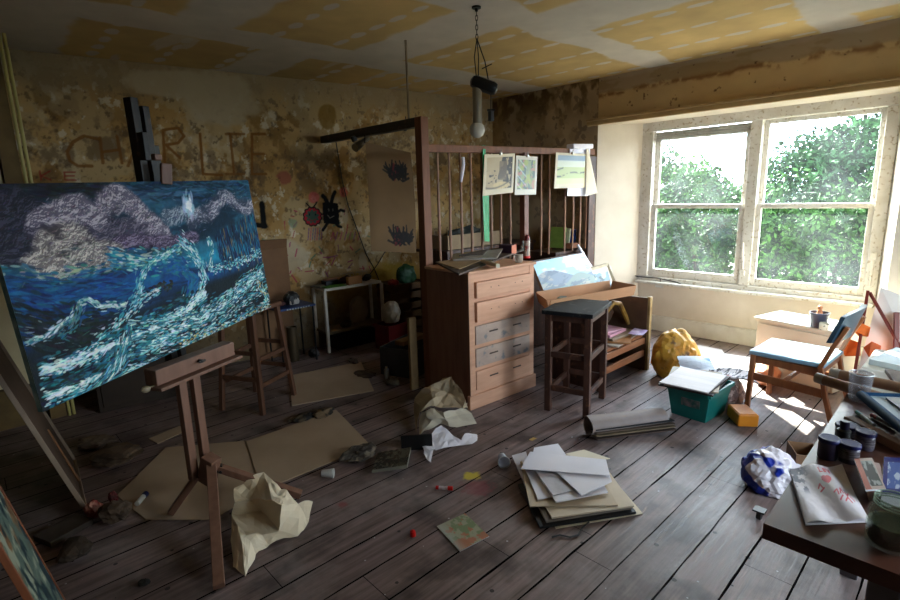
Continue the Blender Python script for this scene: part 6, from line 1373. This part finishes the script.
# paper bag with red writing
def bag_fn(u, v):
    c = const(u, (.84, .81, .83))*(.92+.16*fbm(u*4, v*4, 5, 431))[..., None]
    R_ = (.78, .26, .30)
    def st(c, pts, w=.012, a=.85): d = seg_d(u, v, pts); return mixc(c, R_, a*(1-ss(w*.6, w*1.3, d+.006*(fbm(u*50, v*50, 2, 433)-.5))))
    cx, cy = .56, .62
    hx = (u-cx)/.075; hy = (v-cy)/.075; hd = (hx**2+hy**2-1)**3-hx**2*hy**3
    c = mixc(c, (.80, .28, .32), (hd < 0)*.85)
    for pts in ([(.50, .80), (.50, .90)], [(.50, .80), (.54, .80)], [(.58, .80), (.585, .90), (.61, .90), (.61, .80), (.58, .80)], [(.65, .90), (.68, .79), (.70, .90)], [(.38, .52), (.42, .58), (.45, .50)], [(.40, .46), (.47, .50)], [(.60, .40), (.66, .44), (.66, .36)], [(.70, .38), (.72, .46), (.75, .38)], [(.78, .40), (.80, .34), (.84, .40)], [(.66, .28), (.72, .34)], [(.74, .26), (.80, .32), (.84, .24)], [(.86, .34), (.90, .28)]): c = st(c, pts)
    c = mixc(c, (.34, .34, .40), ss(.56, .62, fbm(u*9, v*9, 5, 435))*(1-ss(.15, .35, u))*ss(.4, .6, v))
    return c
BP = [gz(806, 523, .76), gz(869, 520, .76), gz(852, 462, .78), gz(789, 467, .765)]
o_ = BP[0].copy(); t = thing('paper_bag', 'flat white paper bag with a red scrawl and heart on the table', 'bag', (BP[0]+BP[2])/2)
t.location.z = TZ; t.matrix_basis = Matrix.Translation(t.location)
painted('printed_side', tuple(BP[0]-t.location), tuple(BP[1]-BP[0]), tuple(BP[3]-BP[0]), 130, 120, bag_fn, colmat('bag_paper', .55), t, relief=lambda u, v: .012*np.sin(u*3.1)*np.sin(v*3.1)+.006*np.sin(u*9+v*4)+.003*(fbm(u*6, v*6, 3, 441)-.5))
bm = BM(); slab(bm, [Vector((p.x, p.y, TZ+.001)) for p in (BP[0], BP[1], BP[1]+BP[3]-BP[0], BP[3])], (0, 0, 1), .004); local(bm, t); link('under_side', bm, white_p, t)
# cards and packet
def photo_fn(u, v):
    c = const(u, (.72, .64, .60)); c = mixc(c, (.66, .36, .30), (u < .3)*.9); bd = (u > .28)*(u < .92)*(v > .1)*(v < .9); c = mixc(c, (.22, .24, .24), bd*1.); return mixc(c, (.60, .62, .62), bd*ss(.5, .62, fbm(u*6, v*6, 5, 451)))
def blue_fn(u, v):
    c = const(u, (.10, .12, .42)); bd = (u > .2)*(u < .95)*(v > .15)*(v < .85); c = mixc(c, (.25, .35, .60), bd*1.); return mixc(c, (.70, .74, .80), bd*ss(.52, .6, fbm(u*5, v*6, 5, 453)))
def flatcard(nm, px, z, fn, mk, label, cat, th=.004):
    P = [Vector((gz(x, y, z).x, gz(x, y, z).y, z)) for x, y in px]; c_ = (P[0]+P[2])/2; t = thing(nm, label, cat, (c_.x, c_.y, z-th))
    painted('printed_face', tuple(P[0]-t.location+Vector((0, 0, .001))), tuple(P[1]-P[0]), tuple(P[3]-P[0]), 80, 80, fn, colmat(mk, .3), t)
    bm = BM(); slab(bm, [P[0], P[1], P[1]+P[3]-P[0], P[3]], (0, 0, -1), th); local(bm, t); link('card', bm, white_p, t); return t
flatcard('photo_card', [(866, 490), (886, 489), (879, 464), (854, 459)], .795, photo_fn, 'photo_print', 'picture card with an orange border beside the paper bag', 'card')
flatcard('blue_packet', [(882, 494), (906, 496), (906, 462), (884, 457)], .790, blue_fn, 'blue_print', 'blue-bordered picture card at the right edge above the big jar', 'card', .035)
bm = BM(); P = [gz(x, y, .76) for x, y in ((869, 498), (884, 494), (878, 472), (862, 470))]; slab(bm, [Vector((p.x, p.y, TZ)) for p in P], (0, 0, 1), .037); solo('card_box', bm, mat('pale_pink_box', (.70, .58, .54), rough=.6), 'small pinkish box supporting the orange-bordered card', 'box')
# big glass jar
p = gz(889, 545, TZ); t = thing('glass_jar', 'large glass jar of murky green water at the bottom right corner', 'jar', (p.x, p.y, TZ))
bm = BM(); lathe(bm, [(.040, 0), (.047, .004), (.049, .02), (.049, .085), (.042, .10), (.038, .104), (.038, .122), (.036, .122), (.036, .104), (.046, .083), (.046, .02), (.04, .008), (0, .008)], 36); link('body', bm, glassmat('jar_glass', (.95, .97, .95), .02), t, True)
bm = BM(); lathe(bm, [(0, .010), (.040, .010), (.0455, .022), (.0455, .060), (.0, .060)], 32); link('murky_water', bm, mat('murky_green', (.07, .12, .09), (.16, .20, .15), scale=22, rough=.15), t, True)
for z_ in (.106, .113, .121):
    bm = BM(); tube(bm, [Vector((.0392*math.cos(k*2*PI/32), .0392*math.sin(k*2*PI/32), z_)) for k in range(32)], .0016, 6, closed=True); link('screw_thread', bm, glassmat('thread_glass', (.8, .85, .8), .5), t, True)
# pens
def pen(px0, px1, r, body, cap, label, z=TZ):
    a = gz(*px0, z+r); b_ = gz(*px1, z+r); d = (b_-a); t = thing('marker_pen', label, 'pen', ((a.x+b_.x)/2, (a.y+b_.y)/2, z))
    bm = BM(); tube(bm, [a+d*.2, b_], r, 14); local(bm, t); link('barrel', bm, body, t, True)
    bm = BM(); tube(bm, [a, a+d*.28], r*1.08, 14); local(bm, t); link('cap', bm, cap, t, True)
pen((857, 412), (874, 425), .0065, mat('pen_pale', (.66, .72, .66), rough=.4), mat('pen_teal', (.20, .55, .50), rough=.4), 'pale marker pen with a teal cap lying behind the jars')
pen((872, 415), (894, 427), .008, mat('pen_grey', (.34, .22, .26), (.5, .45, .45), scale=40, rough=.4), mat('pen_red', (.62, .08, .14), rough=.4), 'dark marker pen with a red cap beside the blue tray')
# teal tray / portfolio
t = thing('blue_drawing_board', 'teal-edged board with a grey sheet jutting in at the right', 'drawing board', (2.35, .05, .80))
P = [Vector((2.335, .275, .83)), Vector((2.03, .11, .835)), Vector((2.35, -.35, .835)), Vector((2.68, -.20, .83))]
bm = BM(); slab(bm, P, (0, 0, -1), .010); local(bm, t); link('board', bm, mat('pale_board_blue', (.60, .66, .68), (.55, .6, .62), rough=.5), t)
tl = mat('teal_edge', (.0, .22, .36), (.0, .16, .28), rough=.6, spec=.1)
for a, b_ in ((P[0], P[1]), (P[3], P[0])):
    bm = BM(); tube(bm, [a, b_], .016 if a is P[0] else .010, 14); local(bm, t); link('edge_roll', bm, tl, t, True)
bm = BM(); c_ = (P[0]+P[1]+P[2]+P[3])/4; Q = [p+(c_-p)*.22+Vector((0, 0, .004)) for p in P]; slab(bm, Q, (0, 0, 1), .003); local(bm, t); link('grey_sheet', bm, mat('grey_sheet', (.50, .50, .50), (.58, .58, .57), rough=.5), t)
solo('sketchbook_block', B(.22, .24, .058), mat('dark_block', (.13, .12, .14), (.2, .18, .2), rough=.5), 'dark thick sketchbook under the teal-edged board', 'sketchbook', (2.33, -.06, TZ+.0), -.5)
# cardboard strip in front of the pens
bm = BM(); a = gz(847, 424, TZ); b_ = gz(908, 456, TZ); bar(bm, a+Vector((0, 0, .017)), b_+Vector((0, 0, .017)), .035, .03, bev=.003); solo('cardboard_strip', bm, tubecard, 'long brown cardboard strip lying between the jars and the pens', 'cardboard')
# long cardboard tubes beyond the tumbler
def ctube(a, b_, r, label, rise=0):
    t = thing('cardboard_tube', label, 'tube', ((a[0]+b_[0])/2, (a[1]+b_[1])/2, min(a[2], b_[2])-r)); a = Vector(a); b_ = Vector(b_)
    bm = BM(); tube(bm, [a, b_], r, 24); local(bm, t); link('tube', bm, tubecard, t, True)
    d = (b_-a).normalized(); bm = BM(); tube(bm, [a-d*.006, a+d*.03], r*1.03, 24); local(bm, t); link('end_cap', bm, mat('cap_white', (.66, .62, .56), rough=.5), t, True)
a = gz(818, 378, .775); b_ = gz(925, 412, .775); ctube((a.x, a.y, .775), (b_.x, b_.y, .775), .022, 'front cardboard tube lying across the far edge of the table')
a = gz(832, 373, .775); b_ = gz(930, 394, .775); ctube((a.x, a.y, .775), (b_.x, b_.y, .775), .022, 'rear cardboard tube with a pale end, behind the front tube')

# ------------------------------------------------------------ second low surface beyond the table, right
t = thing('low_table', 'low pale table in the right corner by the window, covered in white papers', 'table', (3.98, -.02, 0))
bm = BM(); box(bm, (0, 0, .465), (.92, 1.0, .03), bev=.004); link('top', bm, mat('pale_top', (.80, .77, .70), rough=.5), t)
for dx in (-.42, .42):
    for dy in (-.45, .45): bm = BM(); box(bm, (dx, dy, .225), (.05, .05, .45), bev=.003); link('leg', bm, mat('orange_leg', (.70, .38, .18), (.62, .33, .15), rough=.5), t)
for i, (x, y, w, d, h, rz, c, lb) in enumerate(((3.72, .28, .30, .34, .02, .2, (.86, .85, .83), 'white papers at the near left corner of the low pale table'), (4.18, .22, .42, .40, .035, -.2, (.84, .88, .88), 'bluish white papers at the window end of the low pale table'), (3.74, -.12, .34, .34, .04, .3, (.82, .78, .72), 'cream papers on the near right part of the low pale table'))):
    solo('paper_stack', B(w, d, h, .002), mat('lowpaper%d' % i, c, tuple(v*.95 for v in c), rough=.55), lb, 'papers', (x, y, .482), rz)
def gs_fn(u, v):
    c = const(u, (.80, .82, .76)); c = mixc(c, (.52, .64, .44), ss(.5, .6, fbm(u*6, v*6, 5, 461))*.8); return mixc(c, (.62, .68, .68), ss(.55, .62, fbm(u*7+3, v*7, 5, 463)))
art('green_sketch', gs_fn, [Vector((3.50, .20, .50)), Vector((3.43, -.22, .50)), Vector((3.56, -.24, .76)), Vector((3.62, .18, .76))], .004, 'pale green sketch propped up behind the cardboard tubes at right', m='gs', clip=False)
solo('brown_book', B(.24, .13, .022), mat('brown_book', (.36, .28, .22), rough=.6), 'brown book on the white papers of the low table', 'book', (3.72, .26, .505), .3)
# leaning card, frame and orange papers in the sunny corner
bnt = mat('overlit_white', (.88, .86, .84), (.84, .82, .80), rough=.6)
bm = BM(); slab(bm, [Vector((4.72, .62, .004)), Vector((4.72, .12, .004)), Vector((5.02, .16, .66)), Vector((5.0, .56, .82))], (1, 0, -.4), .006)
solo('white_card', bm, bnt, 'tall bright white card leaning in the right corner by the window', 'card')
bm = BM(); bar(bm, (4.60, .60, .004), (4.90, .62, .80), .02, .03, bev=.002); bar(bm, (4.90, .61, .79), (4.82, .38, .42), .018, .018, bev=.002); bar(bm, (4.90, .44, .66), (4.80, .40, .36), .03, .03, bev=.002); solo('folding_frame', bm, mat('dark_red_bracket', (.45, .16, .12), rough=.4), 'thin dark red folding frame leaning against the white card', 'frame')
for i, (px, py, r, lb) in enumerate(((852, 348, .075, 'orange folded paper piece in the sunny corner, leftmost'), (862, 330, .06, 'orange folded paper piece in the sunny corner, uppermost'), (874, 350, .06, 'orange paper triangle in the sunny corner, lower right'))):
    p = gx(px, py, 4.80-.02*i); bm = BM(); rr = random.Random(i)
    V_ = [Vector((rr.uniform(-.02, .02), r*math.cos(a)*rr.uniform(.6, 1.1), r*math.sin(a)*rr.uniform(.7, 1.3))) for a in (0, 1.3, 2.5, 3.9, 5.2)]; slab(bm, [p+q for q in V_], (-1, 0, .3), .012)
    solo('orange_paper', bm, mat('orange_paper%d' % i, ((.90, .42, .12), (.92, .46, .18), (.84, .42, .24))[i], rough=.6), lb, 'paper')
# carrier bag and carton beside the table
t = thing('carrier_bag', 'blue and white plastic carrier bag on the floor beside the table', 'bag', (2.99, .69, .002), .3)
def patch_mat():
    return mat('bag_blue_white', (.84, .80, .82), (.05, .15, .55), scale=6.5, rough=.35, detail=1, lo=.46, hi=.48)
bm = crumple_ball(.17, .14, .13, 161, 9, .22, 4); link('body', bm, patch_mat(), t)
bm = crumple_grid(.16, .10, 7, .07, 6, 162); bmesh.ops.rotate(bm, cent=(0, 0, 0), matrix=Ry(-.6), verts=bm.verts); bmesh.ops.translate(bm, vec=(-.06, -.11, .10), verts=bm.verts); link('handles', bm, patch_mat(), t)
t = thing('open_carton', 'small open tan carton behind the blue carrier bag', 'carton', (3.29, .60, .002), .5); bm = BM(); openbox(bm, (0, 0, 0), (.17, .13, .13), .004); link('body', bm, boxcard, t)
bm = BM(); box(bm, (-.06, -.09, .14), (.13, .07, .004), Rx(.5)); link('flap', bm, MATS['salmon_card'], t)
t = thing('wheel_caster', 'small dark caster block on the floor beside the table corner', 'block', (2.62, .63, .002)); bm = BM(); lathe(bm, [(.02, -.01), (.022, -.006), (.022, .006), (.02, .01)], 18, (0, 0, .024), R=Rx(PI/2)); link('wheel', bm, black_pl, t, True); bm = BM(); box(bm, (0, 0, .052), (.05, .05, .008)); link('plate', bm, black_pl, t)
